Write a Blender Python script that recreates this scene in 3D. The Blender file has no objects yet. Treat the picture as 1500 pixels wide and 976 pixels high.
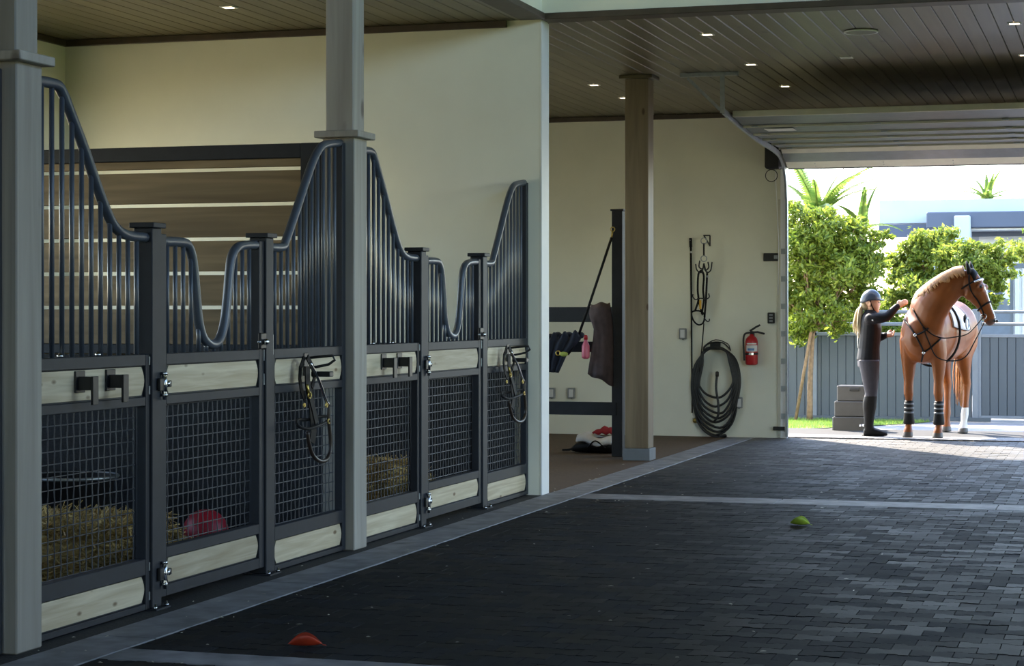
import bpy, bmesh, math, random
from mathutils import Vector, Matrix, noise
random.seed(7)
R = math.radians
SC = bpy.context.scene
COL = SC.collection

# ------------------------------------------------------------------ camera
F, VX, HY, CX, CH = 2930.0, 1650.0, 458.0, 750.0, 1.42     # focal length in pixels, vanishing point of the aisle, horizon row, eye height
TH = math.atan((VX - CX) / F)
CT, ST = math.cos(TH), math.sin(TH)
cam_d = bpy.data.cameras.new('camera')
cam_d.sensor_width = 36.0
cam_d.lens = F / 1500.0 * 36.0
cam_d.shift_y = -(488.0 - HY) / 1500.0
cam_d.clip_end = 500
cam = bpy.data.objects.new('camera', cam_d)
COL.objects.link(cam)
cam.location = (0, 0, CH)
cam.rotation_euler = (R(90), 0, TH - R(90))
SC.camera = cam

# ------------------------------------------------------------------ daylight
SUN_DIR = Vector((0.76, 0.65, 0.80)).normalized()          # towards the sun: beyond the doorway, to the left
world = bpy.data.worlds.new('world')
SC.world = world
world.use_nodes = True
wn = world.node_tree
wn.nodes.clear()
w_out = wn.nodes.new('ShaderNodeOutputWorld')
w_bg = wn.nodes.new('ShaderNodeBackground')
w_sky = wn.nodes.new('ShaderNodeTexSky')
w_sky.sky_type = 'NISHITA'
w_sky.sun_disc = False
w_sky.sun_elevation = math.asin(SUN_DIR.z)
w_sky.sun_rotation = math.atan2(SUN_DIR.x, SUN_DIR.y)
w_sky.air_density = 1.0
w_sky.dust_density = 0.7
w_bg.inputs['Strength'].default_value = 0.55
wn.links.new(w_sky.outputs[0], w_bg.inputs[0])
wn.links.new(w_bg.outputs[0], w_out.inputs[0])

sun_d = bpy.data.lights.new('sun', 'SUN')
sun_d.energy = 12.0
sun_d.color = (1.0, 0.90, 0.76)
sun_d.angle = R(0.8)
sun = bpy.data.objects.new('sun', sun_d)
COL.objects.link(sun)
sun.rotation_euler = SUN_DIR.to_track_quat('Z', 'Y').to_euler()
sun.location = (30, 10, 20)

def portal(name, loc, rot, sx, sy):
    d = bpy.data.lights.new(name, 'AREA')
    d.shape = 'RECTANGLE'
    d.size, d.size_y = sx, sy
    d.cycles.is_portal = True                                # only guides sky sampling through the opening, gives no light itself
    o = bpy.data.objects.new(name, d)
    COL.objects.link(o)
    o.location, o.rotation_euler = loc, rot
    return o

SC.view_settings.view_transform = 'Standard'
SC.view_settings.look = 'None'
SC.view_settings.gamma = 1.0
SC.view_settings.exposure = 1.12
try:
    SC.cycles.max_bounces = 10
    SC.cycles.diffuse_bounces = 6
    SC.cycles.glossy_bounces = 4
    SC.cycles.transparent_max_bounces = 12
    SC.cycles.caustics_reflective = False
    SC.cycles.caustics_refractive = False
    SC.cycles.sample_clamp_indirect = 6.0
except Exception:
    pass

# ------------------------------------------------------------------ pixel -> place helpers (1500 x 976 frame)
def ray(px, py):
    r = (px - CX) / F
    return Vector((CT + r * ST, ST - r * CT, (HY - py) / F))
def on_floor(px, py, z=0.0):
    d = ray(px, py); t = (z - CH) / d.z
    return Vector((t * d.x, t * d.y, z))
def on_y(px, py, y):
    d = ray(px, py); t = y / d.y
    return Vector((t * d.x, y, CH + t * d.z))
def on_x(px, py, x):
    d = ray(px, py); t = x / d.x
    return Vector((x, t * d.y, CH + t * d.z))
def project(x, y, z):
    dep = x * CT + y * ST
    return CX + F * (x * ST - y * CT) / dep, HY - F * (z - CH) / dep, dep

# ------------------------------------------------------------------ materials
MATS = {}
def new_mat(name):
    m = bpy.data.materials.new(name)
    m.use_nodes = True
    nt = m.node_tree
    b = nt.nodes['Principled BSDF']
    MATS[name] = m
    return m, nt, b
def ramp(nt, stops):
    r = nt.nodes.new('ShaderNodeValToRGB')
    el = r.color_ramp.elements
    while len(el) < len(stops):
        el.new(0.5)
    for e, (p, c) in zip(el, stops):
        e.position = p
        e.color = (*c, 1.0)
    return r
def coords(nt, scale=(1, 1, 1), kind='Object'):
    tc = nt.nodes.new('ShaderNodeTexCoord')
    mp = nt.nodes.new('ShaderNodeMapping')
    mp.inputs['Scale'].default_value = scale
    nt.links.new(tc.outputs[kind], mp.inputs[0])
    return mp
def add_bump(nt, b, src, strength=0.2, dist=0.01):
    bp = nt.nodes.new('ShaderNodeBump')
    bp.inputs['Strength'].default_value = strength
    bp.inputs['Distance'].default_value = dist
    nt.links.new(src, bp.inputs['Height'])
    nt.links.new(bp.outputs[0], b.inputs['Normal'])
def simple(name, col, rough=0.6, metal=0.0, var=0.12, scale=8.0, bump=0.0, spec=0.5, kind='Object', scl3=None):
    m, nt, b = new_mat(name)
    mp = coords(nt, scl3 or (1, 1, 1), kind)
    n = nt.nodes.new('ShaderNodeTexNoise')
    n.inputs['Scale'].default_value = scale
    n.inputs['Detail'].default_value = 5
    nt.links.new(mp.outputs[0], n.inputs['Vector'])
    lo = tuple(max(0, c * (1 - var)) for c in col)
    hi = tuple(min(1, c * (1 + var)) for c in col)
    r = ramp(nt, [(0.3, lo), (0.7, hi)])
    nt.links.new(n.outputs[0], r.inputs[0])
    nt.links.new(r.outputs[0], b.inputs['Base Color'])
    b.inputs['Roughness'].default_value = rough
    b.inputs['Metallic'].default_value = metal
    b.inputs['Specular IOR Level'].default_value = spec
    if bump:
        add_bump(nt, b, n.outputs[0], bump)
    return m
def wood(name, light, dark, axis='X', knots=True, rough=0.55, knot_col=None, grain=26.0, spec=0.4, knot_scale=1.0):
    """grain runs along the axis; every object gets its own piece of the log"""
    m, nt, b = new_mat(name)
    tc = nt.nodes.new('ShaderNodeTexCoord')
    oi = nt.nodes.new('ShaderNodeObjectInfo')
    mul = nt.nodes.new('ShaderNodeVectorMath'); mul.operation = 'SCALE'
    cmb = nt.nodes.new('ShaderNodeCombineXYZ')
    for i in range(3):
        nt.links.new(oi.outputs['Random'], cmb.inputs[i])
    nt.links.new(cmb.outputs[0], mul.inputs[0]); mul.inputs['Scale'].default_value = 37.0
    add = nt.nodes.new('ShaderNodeVectorMath'); add.operation = 'ADD'
    nt.links.new(tc.outputs['Object'], add.inputs[0]); nt.links.new(mul.outputs[0], add.inputs[1])
    s = {'X': (0.06, 1, 1), 'Y': (1, 0.06, 1), 'Z': (1, 1, 0.06)}[axis]
    mp = nt.nodes.new('ShaderNodeMapping'); mp.inputs['Scale'].default_value = s
    nt.links.new(add.outputs[0], mp.inputs[0])
    n = nt.nodes.new('ShaderNodeTexNoise')
    n.inputs['Scale'].default_value = grain; n.inputs['Detail'].default_value = 6; n.inputs['Distortion'].default_value = 0.6
    nt.links.new(mp.outputs[0], n.inputs['Vector'])
    mid = tuple((a + c) / 2 for a, c in zip(light, dark))
    r = ramp(nt, [(0.30, dark), (0.5, mid), (0.68, light)])
    nt.links.new(n.outputs[0], r.inputs[0])
    last = r.outputs[0]
    # piece to piece tone
    hs = nt.nodes.new('ShaderNodeHueSaturation')
    mr = nt.nodes.new('ShaderNodeMapRange'); mr.inputs[3].default_value = 0.82; mr.inputs[4].default_value = 1.14
    nt.links.new(oi.outputs['Random'], mr.inputs[0]); nt.links.new(mr.outputs[0], hs.inputs['Value'])
    nt.links.new(last, hs.inputs['Color']); last = hs.outputs[0]
    if knots:
        s2 = {'X': (0.45, 1, 1), 'Y': (1, 0.45, 1), 'Z': (1, 1, 0.45)}[axis]
        mp2 = nt.nodes.new('ShaderNodeMapping'); mp2.inputs['Scale'].default_value = s2
        nt.links.new(add.outputs[0], mp2.inputs[0])
        v = nt.nodes.new('ShaderNodeTexVoronoi'); v.inputs['Scale'].default_value = 4.0 * knot_scale
        nt.links.new(mp2.outputs[0], v.inputs['Vector'])
        kr = ramp(nt, [(0.0, (1, 1, 1)), (0.075, (0.8, 0.8, 0.8)), (0.13, (0, 0, 0))])
        nt.links.new(v.outputs['Distance'], kr.inputs[0])
        mx = nt.nodes.new('ShaderNodeMix'); mx.data_type = 'RGBA'
        nt.links.new(kr.outputs[0], mx.inputs['Factor'])
        nt.links.new(last, mx.inputs[6]); mx.inputs[7].default_value = (*(knot_col or tuple(c * 0.4 for c in dark)), 1)
        last = mx.outputs[2]
    nt.links.new(last, b.inputs['Base Color'])
    b.inputs['Roughness'].default_value = rough
    b.inputs['Specular IOR Level'].default_value = spec
    add_bump(nt, b, n.outputs[0], 0.12, 0.004)
    return m
def emit(name, col, s):
    m, nt, b = new_mat(name)
    b.inputs['Base Color'].default_value = (*col, 1)
    b.inputs['Emission Color'].default_value = (*col, 1)
    b.inputs['Emission Strength'].default_value = s
    return m
def leaf_mat(name, c1, c2, trans=0.5):
    m, nt, b = new_mat(name)
    g = nt.nodes.new('ShaderNodeNewGeometry')
    r = ramp(nt, [(0.0, c1), (1.0, c2)])
    nt.links.new(g.outputs['Random Per Island'], r.inputs[0])
    nt.links.new(r.outputs[0], b.inputs['Base Color'])
    b.inputs['Roughness'].default_value = 0.45
    t = nt.nodes.new('ShaderNodeBsdfTranslucent')
    nt.links.new(r.outputs[0], t.inputs[0])
    mx = nt.nodes.new('ShaderNodeMixShader'); mx.inputs[0].default_value = trans
    out = nt.nodes['Material Output']
    nt.links.new(b.outputs[0], mx.inputs[1]); nt.links.new(t.outputs[0], mx.inputs[2])
    nt.links.new(mx.outputs[0], out.inputs[0])
    return m
def island(name, c1, c2, rough=0.5, src='island', bump=0.25, spec=0.5, nscale=40.0, glare_dust=False):
    m, nt, b = new_mat(name)
    if src == 'island':
        g = nt.nodes.new('ShaderNodeNewGeometry'); rnd = g.outputs['Random Per Island']
    else:
        g = nt.nodes.new('ShaderNodeObjectInfo'); rnd = g.outputs['Random']
    r = ramp(nt, [(0.0, c1), (0.6, tuple((a * 2 + c) / 3 for a, c in zip(c1, c2))), (1.0, c2)])
    nt.links.new(rnd, r.inputs[0])
    tc = nt.nodes.new('ShaderNodeNewGeometry')
    n = nt.nodes.new('ShaderNodeTexNoise'); n.inputs['Scale'].default_value = nscale; n.inputs['Detail'].default_value = 6
    nt.links.new(tc.outputs['Position'], n.inputs['Vector'])
    n2 = nt.nodes.new('ShaderNodeTexNoise'); n2.inputs['Scale'].default_value = 1.1; n2.inputs['Detail'].default_value = 3
    nt.links.new(tc.outputs['Position'], n2.inputs['Vector'])
    mx = nt.nodes.new('ShaderNodeMix'); mx.data_type = 'RGBA'; mx.blend_type = 'MULTIPLY'
    mx.inputs['Factor'].default_value = 0.5
    nt.links.new(r.outputs[0], mx.inputs[6]); nt.links.new(n.outputs[0], mx.inputs[7])
    last = mx.outputs[2]
    if glare_dust:      # doorway sun glare painted into the colour as a pale, partly dusty grey
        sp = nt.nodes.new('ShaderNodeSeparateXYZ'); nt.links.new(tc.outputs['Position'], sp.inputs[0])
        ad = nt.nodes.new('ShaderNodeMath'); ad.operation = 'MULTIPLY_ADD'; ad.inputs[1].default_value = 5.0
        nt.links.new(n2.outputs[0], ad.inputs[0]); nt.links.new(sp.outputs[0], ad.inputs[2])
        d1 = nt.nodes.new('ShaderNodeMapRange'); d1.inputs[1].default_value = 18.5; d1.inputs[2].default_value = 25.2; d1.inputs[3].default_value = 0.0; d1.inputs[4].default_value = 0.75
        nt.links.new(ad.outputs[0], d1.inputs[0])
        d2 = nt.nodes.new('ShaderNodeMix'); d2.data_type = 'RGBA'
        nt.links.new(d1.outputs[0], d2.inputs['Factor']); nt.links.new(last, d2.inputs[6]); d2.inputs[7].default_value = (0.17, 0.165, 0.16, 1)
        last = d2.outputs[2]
    nt.links.new(last, b.inputs['Base Color'])
    mr = nt.nodes.new('ShaderNodeMapRange'); mr.inputs[3].default_value = rough - 0.12; mr.inputs[4].default_value = rough + 0.12
    nt.links.new(rnd, mr.inputs[0]); nt.links.new(mr.outputs[0], b.inputs['Roughness'])
    b.inputs['Specular IOR Level'].default_value = spec
    add_bump(nt, b, n.outputs[0], bump, 0.004)
    return m

M = {}
M['wall'] = simple('wall_paint', (0.80, 0.79, 0.67), 0.75, var=0.03, scale=2.5, bump=0.03)
M['white_trim'] = simple('white_trim_paint', (0.86, 0.88, 0.89), 0.5, var=0.03, scale=4)
M['steel'] = simple('charcoal_steel', (0.018, 0.022, 0.030), 0.5, var=0.12, scale=14, spec=0.3)
M['bar'] = simple('bar_steel', (0.062, 0.076, 0.10), 0.34, var=0.1, scale=14, spec=0.7)
M['wire'] = simple('wire_steel', (0.045, 0.050, 0.060), 0.38, var=0.1, scale=20, spec=0.6)
M['black_metal'] = simple('black_metal', (0.010, 0.011, 0.013), 0.4, var=0.1)
M['chrome'] = simple('chrome', (0.72, 0.73, 0.76), 0.18, 1.0, var=0.03)
M['brass'] = simple('brass', (0.62, 0.47, 0.14), 0.28, 1.0, var=0.05)
M['galv'] = simple('galvanized_steel', (0.36, 0.39, 0.42), 0.42, 0.85, var=0.12, scale=20)
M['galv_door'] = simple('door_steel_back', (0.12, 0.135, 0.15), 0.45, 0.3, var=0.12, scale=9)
M['door_edge'] = simple('door_edge_paint', (0.62, 0.60, 0.50), 0.5, var=0.05)
M['pine'] = wood('pine_board', (0.60, 0.54, 0.40), (0.40, 0.33, 0.21), 'X', True, 0.5, (0.12, 0.06, 0.02), 30.0, knot_scale=2.2)
M['slat'] = wood('divider_board', (0.30, 0.215, 0.115), (0.16, 0.110, 0.056), 'Y', True, 0.55, (0.045, 0.022, 0.012), 14.0)
M['post'] = wood('grey_timber', (0.36, 0.345, 0.31), (0.26, 0.245, 0.215), 'Z', True, 0.6, (0.12, 0.10, 0.085), 14.0)
M['post_pine'] = wood('pine_timber', (0.26, 0.205, 0.135), (0.165, 0.125, 0.080), 'Z', True, 0.5, (0.05, 0.025, 0.012), 16.0, knot_scale=1.7)
M['plank'] = wood('ceiling_plank', (0.140, 0.118, 0.066), (0.086, 0.071, 0.038), 'X', True, 0.36, (0.03, 0.02, 0.012), 12.0, 0.5)
M['groove'] = simple('groove_highlight', (0.30, 0.26, 0.19), 0.6, var=0.1)  # pale backing paints in the light that plank bevels catch
M['dark_trim'] = simple('dark_wood_trim', (0.06, 0.042, 0.028), 0.5, var=0.2)
M['paver_obj'] = island('paver_rubber', (0.0085, 0.0095, 0.012), (0.022, 0.025, 0.031), 0.66, 'object', 0.2, 0.12, glare_dust=True)
M['paver'] = island('paver_rubber_field', (0.0085, 0.0095, 0.012), (0.022, 0.025, 0.031), 0.66, 'island', 0.2, 0.12, glare_dust=True)
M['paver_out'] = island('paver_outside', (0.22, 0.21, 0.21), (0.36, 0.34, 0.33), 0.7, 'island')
M['joint'] = simple('paver_joint', (0.010, 0.010, 0.012), 0.9)
M['stone'] = simple('stone_strip', (0.20, 0.205, 0.225), 0.6, var=0.35, scale=7, bump=0.1)
M['mat_black'] = simple('black_rubber', (0.014, 0.015, 0.017), 0.8, var=0.4, scale=60, bump=0.5)
M['brown_floor'] = simple('brown_rubber_floor', (0.085, 0.050, 0.024), 0.75, var=0.35, scale=45, bump=0.2)
M['outside'] = simple('outside_paving', (0.30, 0.275, 0.27), 0.8, var=0.12, scale=3)
M['sand'] = simple('paddock_sand', (0.50, 0.44, 0.28), 0.9, var=0.1, scale=2)
M['asphalt'] = simple('asphalt', (0.075, 0.082, 0.092), 0.85, var=0.2, scale=5)
M['earth'] = simple('grass_soil', (0.10, 0.15, 0.035), 0.9, var=0.3, scale=6)
M['grass'] = leaf_mat('grass_blades', (0.12, 0.24, 0.03), (0.30, 0.42, 0.08), 0.4)
M['leaf'] = leaf_mat('tree_leaf', (0.075, 0.13, 0.012), (0.30, 0.36, 0.045), 0.50)
M['leaf2'] = leaf_mat('tree_leaf_light', (0.10, 0.16, 0.016), (0.36, 0.40, 0.06), 0.50)
M['palm'] = leaf_mat('palm_leaf', (0.10, 0.20, 0.03), (0.30, 0.36, 0.08), 0.45)
M['bark'] = simple('bark', (0.20, 0.13, 0.075), 0.9, var=0.3, scale=20, bump=0.3)
M['hay'] = island('hay_blades', (0.34, 0.22, 0.06), (0.85, 0.64, 0.25), 0.7, 'island', 0.1)
M['fence'] = simple('fence_board', (0.055, 0.070, 0.085), 0.6, var=0.12, scale=3, scl3=(1, 1, 0.1))
M['fence_rail'] = simple('fence_rail', (0.14, 0.16, 0.185), 0.55, 0.0, var=0.08)
M['bld'] = simple('building_render', (0.46, 0.50, 0.56), 0.8, var=0.05, scale=1)
M['bld_white'] = simple('building_white', (0.72, 0.73, 0.74), 0.8, var=0.03, scale=1)
M['bld_dark'] = simple('building_fascia', (0.075, 0.090, 0.130), 0.6, var=0.06, scale=1)
M['black_plastic'] = simple('black_plastic', (0.013, 0.013, 0.015), 0.45, var=0.1)
M['rubber_hose'] = simple('hose_rubber', (0.012, 0.013, 0.014), 0.45, var=0.15)
M['leather'] = simple('black_leather', (0.008, 0.0075, 0.008), 0.6, var=0.2, scale=30, spec=0.2)
M['brown_leather'] = simple('brown_leather', (0.022, 0.013, 0.009), 0.42, var=0.2, scale=30)
M['red'] = simple('red_enamel', (0.42, 0.012, 0.016), 0.3, var=0.06)
M['red_ball'] = simple('red_rubber', (0.36, 0.012, 0.028), 0.45, var=0.08)
M['white_label'] = simple('white_label', (0.70, 0.70, 0.70), 0.5, var=0.03)
M['blue_label'] = simple('blue_label', (0.10, 0.20, 0.42), 0.5, var=0.05)
M['grey_box'] = simple('outlet_grey', (0.26, 0.27, 0.28), 0.5, var=0.05)
M['yellow'] = simple('yellow_tag', (0.75, 0.42, 0.04), 0.4, var=0.05)
M['navy'] = simple('navy_cloth', (0.010, 0.014, 0.028), 0.85, var=0.3, scale=14, bump=0.2)
M['mauve'] = simple('mauve_cloth', (0.085, 0.060, 0.062), 0.85, var=0.2, scale=14, bump=0.2)
M['pink'] = simple('pink_plastic', (0.60, 0.12, 0.18), 0.35, var=0.05)
M['white_cloth'] = simple('white_cloth', (0.72, 0.72, 0.73), 0.85, var=0.06, scale=12, bump=0.15)
M['red_cloth'] = simple('red_cloth', (0.30, 0.012, 0.02), 0.85, var=0.15, scale=14, bump=0.2)
M['lime'] = simple('lime_plastic', (0.35, 0.42, 0.08), 0.4, var=0.1)
M['lamp'] = emit('downlight_glow', (1.0, 0.80, 0.55), 4.0)
M['lamp_off'] = simple('downlight_lens', (0.62, 0.60, 0.55), 0.5)
M['skin'] = simple('skin', (0.62, 0.36, 0.25), 0.5, var=0.06)
M['jacket'] = simple('black_jacket', (0.007, 0.007, 0.010), 0.6, var=0.2, scale=20, spec=0.2)
M['breeches'] = simple('charcoal_breeches', (0.032, 0.030, 0.045), 0.7, var=0.1, scale=20)
M['helmet'] = simple('helmet_shell', (0.035, 0.050, 0.085), 0.32, var=0.1)
M['blonde'] = simple('blonde_hair', (0.62, 0.50, 0.32), 0.5, var=0.25, scale=20, scl3=(6, 6, 0.6))
M['chestnut'] = simple('chestnut_coat', (0.23, 0.066, 0.012), 0.42, var=0.22, scale=3.5, spec=0.35)
M['mane'] = simple('mane_hair', (0.46, 0.23, 0.09), 0.5, var=0.35, scale=14)
M['hoof'] = simple('hoof', (0.085, 0.075, 0.068), 0.5, var=0.2)
M['sock'] = simple('white_sock', (0.76, 0.73, 0.70), 0.6, var=0.04)
M['muzzle'] = simple('muzzle_skin', (0.10, 0.05, 0.035), 0.5, var=0.2)
M['block'] = simple('mounting_block_plastic', (0.038, 0.038, 0.040), 0.55, var=0.12)
M['leaf_green'] = simple('fallen_leaf_green', (0.30, 0.42, 0.04), 0.45, var=0.35, scale=9)
M['leaf_red'] = simple('fallen_leaf_red', (0.52, 0.055, 0.022), 0.5, var=0.3, scale=9)
M['straw'] = simple('straw_bits', (0.55, 0.52, 0.44), 0.7)
M['eye'] = simple('dark_eye', (0.006, 0.005, 0.005), 0.1, var=0.0)

# ------------------------------------------------------------------ mesh collector
class MB:
    def __init__(s):
        s.v, s.f, s.sm, s.mi = [], [], [], []
    def add(s, vs, fs, smooth=False, mi=0):
        k = len(s.v)
        s.v += [Vector(p) for p in vs]
        for f in fs:
            s.f.append([i + k for i in f]); s.sm.append(smooth); s.mi.append(mi)
        return s
    def box(s, x0, x1, y0, y1, z0, z1, c=0.0, mi=0):
        if x0 > x1: x0, x1 = x1, x0
        if y0 > y1: y0, y1 = y1, y0
        if z0 > z1: z0, z1 = z1, z0
        if c <= 0:
            vs = [(x, y, z) for x in (x0, x1) for y in (y0, y1) for z in (z0, z1)]
            fs = [(0, 1, 3, 2), (4, 6, 7, 5), (0, 4, 5, 1), (2, 3, 7, 6), (0, 2, 6, 4), (1, 5, 7, 3)]
            return s.add(vs, fs, False, mi)
        bm = bmesh.new()
        bmesh.ops.create_cube(bm, size=1.0)
        for v in bm.verts:
            v.co = Vector(((x0 + x1) / 2 + v.co.x * (x1 - x0), (y0 + y1) / 2 + v.co.y * (y1 - y0), (z0 + z1) / 2 + v.co.z * (z1 - z0)))
        bmesh.ops.bevel(bm, geom=list(bm.edges), offset=c, segments=1, affect='EDGES')
        bm.verts.index_update()
        s.add([v.co.copy() for v in bm.verts], [[v.index for v in f.verts] for f in bm.faces], False, mi)
        bm.free()
        return s
    def obox(s, mat, sx, sy, sz, c=0.0, mi=0):
        k = len(s.v)
        s.box(-sx / 2, sx / 2, -sy / 2, sy / 2, -sz / 2, sz / 2, c, mi)
        for i in range(k, len(s.v)):
            s.v[i] = mat @ s.v[i]
        return s
    def tube(s, pts, r, n=8, closed=False, smooth=True, flat=None, mi=0):
        """round tube; flat=(w, t, normal) gives a strap whose face looks along normal"""
        pts = [Vector(p) for p in pts]
        m = len(pts)
        rs = r if isinstance(r, (list, tuple)) else [r] * m
        tang = []
        for i in range(m):
            if closed:
                t = pts[(i + 1) % m] - pts[i - 1]
            else:
                t = pts[min(i + 1, m - 1)] - pts[max(i - 1, 0)]
            if t.length < 1e-9: t = Vector((0, 0, 1))
            tang.append(t.normalized())
        ref = Vector((0, 0, 1)) if abs(tang[0].z) < 0.9 else Vector((1, 0, 0))
        nrm = tang[0].cross(ref).normalized()
        vs, rings = [], []
        for i in range(m):
            if i:
                nrm = nrm - tang[i] * nrm.dot(tang[i])
                nrm = nrm.normalized() if nrm.length > 1e-6 else tang[i].orthogonal().normalized()
            bn = tang[i].cross(nrm)
            ring = []
            if flat:
                w, t, nn = flat
                nn = Vector(nn)
                sd = tang[i].cross(nn)
                sd = sd.normalized() if sd.length > 1e-5 else nrm
                up = sd.cross(tang[i]).normalized()
                for a, b in ((-1, -1), (1, -1), (1, 1), (-1, 1)):
                    ring.append(len(vs)); vs.append(pts[i] + sd * a * w / 2 + up * b * t / 2)
            else:
                for k in range(n):
                    a = 2 * math.pi * k / n
                    ring.append(len(vs)); vs.append(pts[i] + (nrm * math.cos(a) + bn * math.sin(a)) * rs[i])
            rings.append(ring)
        q = len(rings[0]); fs = []
        for i in range(m if closed else m - 1):
            a, b = rings[i], rings[(i + 1) % m]
            for k in range(q):
                fs.append((a[k], a[(k + 1) % q], b[(k + 1) % q], b[k]))
        if not closed:
            fs.append(rings[0][::-1]); fs.append(rings[-1])
        return s.add(vs, fs, smooth and not flat, mi)
    def strap(s, pts, w, t, normal, closed=False, mi=0):
        return s.tube(pts, 0, closed=closed, flat=(w, t, normal), mi=mi)
    def lathe(s, prof, c, n=20, axis='Z', mi=0, smooth=True):
        c = Vector(c); vs, fs = [], []
        for r, h in prof:
            for k in range(n):
                a = 2 * math.pi * k / n
                p = (r * math.cos(a), r * math.sin(a), h)
                if axis == 'X': p = (h, p[0], p[1])
                elif axis == 'Y': p = (p[0], h, p[1])
                vs.append(c + Vector(p))
        for i in range(len(prof) - 1):
            for k in range(n):
                fs.append((i * n + k, i * n + (k + 1) % n, (i + 1) * n + (k + 1) % n, (i + 1) * n + k))
        fs.append(list(range(n))[::-1]); fs.append([(len(prof) - 1) * n + k for k in range(n)])
        return s.add(vs, fs, smooth, mi)
    def ball(s, c, r, n=12, m=8, sc=(1, 1, 1), mi=0):
        c = Vector(c)
        vs = [c + Vector((0, 0, -r * sc[2]))]
        for i in range(1, m):
            a = -math.pi / 2 + math.pi * i / m
            for k in range(n):
                b = 2 * math.pi * k / n
                vs.append(c + Vector((r * sc[0] * math.cos(a) * math.cos(b), r * sc[1] * math.cos(a) * math.sin(b), r * sc[2] * math.sin(a))))
        vs.append(c + Vector((0, 0, r * sc[2])))
        fs = []
        for k in range(n):
            fs.append((0, 1 + (k + 1) % n, 1 + k))
            fs.append((len(vs) - 1, 1 + (m - 2) * n + k, 1 + (m - 2) * n + (k + 1) % n))
        for i in range(m - 2):
            for k in range(n):
                a = 1 + i * n
                fs.append((a + k, a + (k + 1) % n, a + n + (k + 1) % n, a + n + k))
        return s.add(vs, fs, True, mi)
    def prism(s, poly, fn, d0, d1, mi=0):
        """poly of (a, b); fn(a, b, d) -> point; closed solid between depths d0 and d1"""
        n = len(poly)
        vs = [fn(a, b, d0) for a, b in poly] + [fn(a, b, d1) for a, b in poly]
        fs = [list(range(n))[::-1], list(range(n, 2 * n))]
        for k in range(n):
            fs.append((k, (k + 1) % n, n + (k + 1) % n, n + k))
        return s.add(vs, fs, False, mi)
    def loft(s, rings, mi=0, n=16):
        """rings of (centre, side vector, up vector): ellipses joined into a closed skin"""
        vs, fs = [], []
        for c, a, b in rings:
            c, a, b = Vector(c), Vector(a), Vector(b)
            for k in range(n):
                t = 2 * math.pi * k / n
                vs.append(c + a * math.cos(t) + b * math.sin(t))
        for i in range(len(rings) - 1):
            for k in range(n):
                fs.append((i * n + k, i * n + (k + 1) % n, (i + 1) * n + (k + 1) % n, (i + 1) * n + k))
        fs.append(list(range(n))[::-1]); fs.append([(len(rings) - 1) * n + k for k in range(n)])
        return s.add(vs, fs, True, mi)
    def mesh(s, name, mats, org=Vector((0, 0, 0)), recalc=True):
        me = bpy.data.meshes.new(name)
        me.from_pydata([tuple(p - org) for p in s.v], [], s.f)
        for m in (mats if isinstance(mats, (list, tuple)) else [mats]):
            me.materials.append(M[m] if isinstance(m, str) else m)
        me.polygons.foreach_set('use_smooth', s.sm)
        me.polygons.foreach_set('material_index', s.mi)
        if recalc and len(s.f) < 60000:
            bm = bmesh.new(); bm.from_mesh(me)
            bmesh.ops.recalc_face_normals(bm, faces=bm.faces)
            bm.to_mesh(me); bm.free()
        me.update()
        return me
    def build(s, name, mats, parent=None, recalc=True):
        if parent is not None:
            org = ORG[parent.name]
        else:
            lo = [min(p[i] for p in s.v) for i in range(3)]; hi = [max(p[i] for p in s.v) for i in range(3)]
            org = Vector(((lo[0] + hi[0]) / 2, (lo[1] + hi[1]) / 2, lo[2]))
        o = bpy.data.objects.new(name, s.mesh(name, mats, org, recalc))
        COL.objects.link(o)
        ORG[o.name] = org
        if parent is not None: o.parent = parent
        else: o.location = org
        return o
ORG = {}
def tag(o, label=None, cat=None, group=None, kind=None):
    if label: o['label'] = label
    if cat: o['category'] = cat
    if group: o['group'] = group
    if kind: o['kind'] = kind
    return o
def thing(name, loc, label, cat, group=None):
    o = bpy.data.objects.new(name, None)
    o.empty_display_size = 0.1
    COL.objects.link(o)
    o.location = loc
    ORG[o.name] = Vector(loc)
    return tag(o, label, cat, group)
def copy_tree(o, shift, parent=None, label=None):
    c = o.copy(); COL.objects.link(c)
    ORG[c.name] = ORG[o.name] + Vector(shift)
    if parent is None:
        c.location = o.location + Vector(shift)
        if label: c['label'] = label
    else:
        c.parent = parent
    for ch in [x for x in o.children]:
        copy_tree(ch, shift, c)
    return c
def smooth_path(pts, sub=6, closed=False):
    pts = [Vector(p) for p in pts]; n = len(pts); out = []
    for i in range(n if closed else n - 1):
        p0 = pts[i - 1] if (closed or i > 0) else pts[0] * 2 - pts[1]
        p1, p2 = pts[i], pts[(i + 1) % n]
        p3 = pts[(i + 2) % n] if (closed or i + 2 < n) else pts[-1] * 2 - pts[-2]
        for k in range(sub):
            t = k / sub
            out.append(0.5 * ((2 * p1) + (p2 - p0) * t + (2 * p0 - 5 * p1 + 4 * p2 - p3) * t * t + (3 * p1 - p0 - 3 * p2 + p3) * t ** 3))
    if not closed: out.append(pts[-1])
    return out
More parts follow.
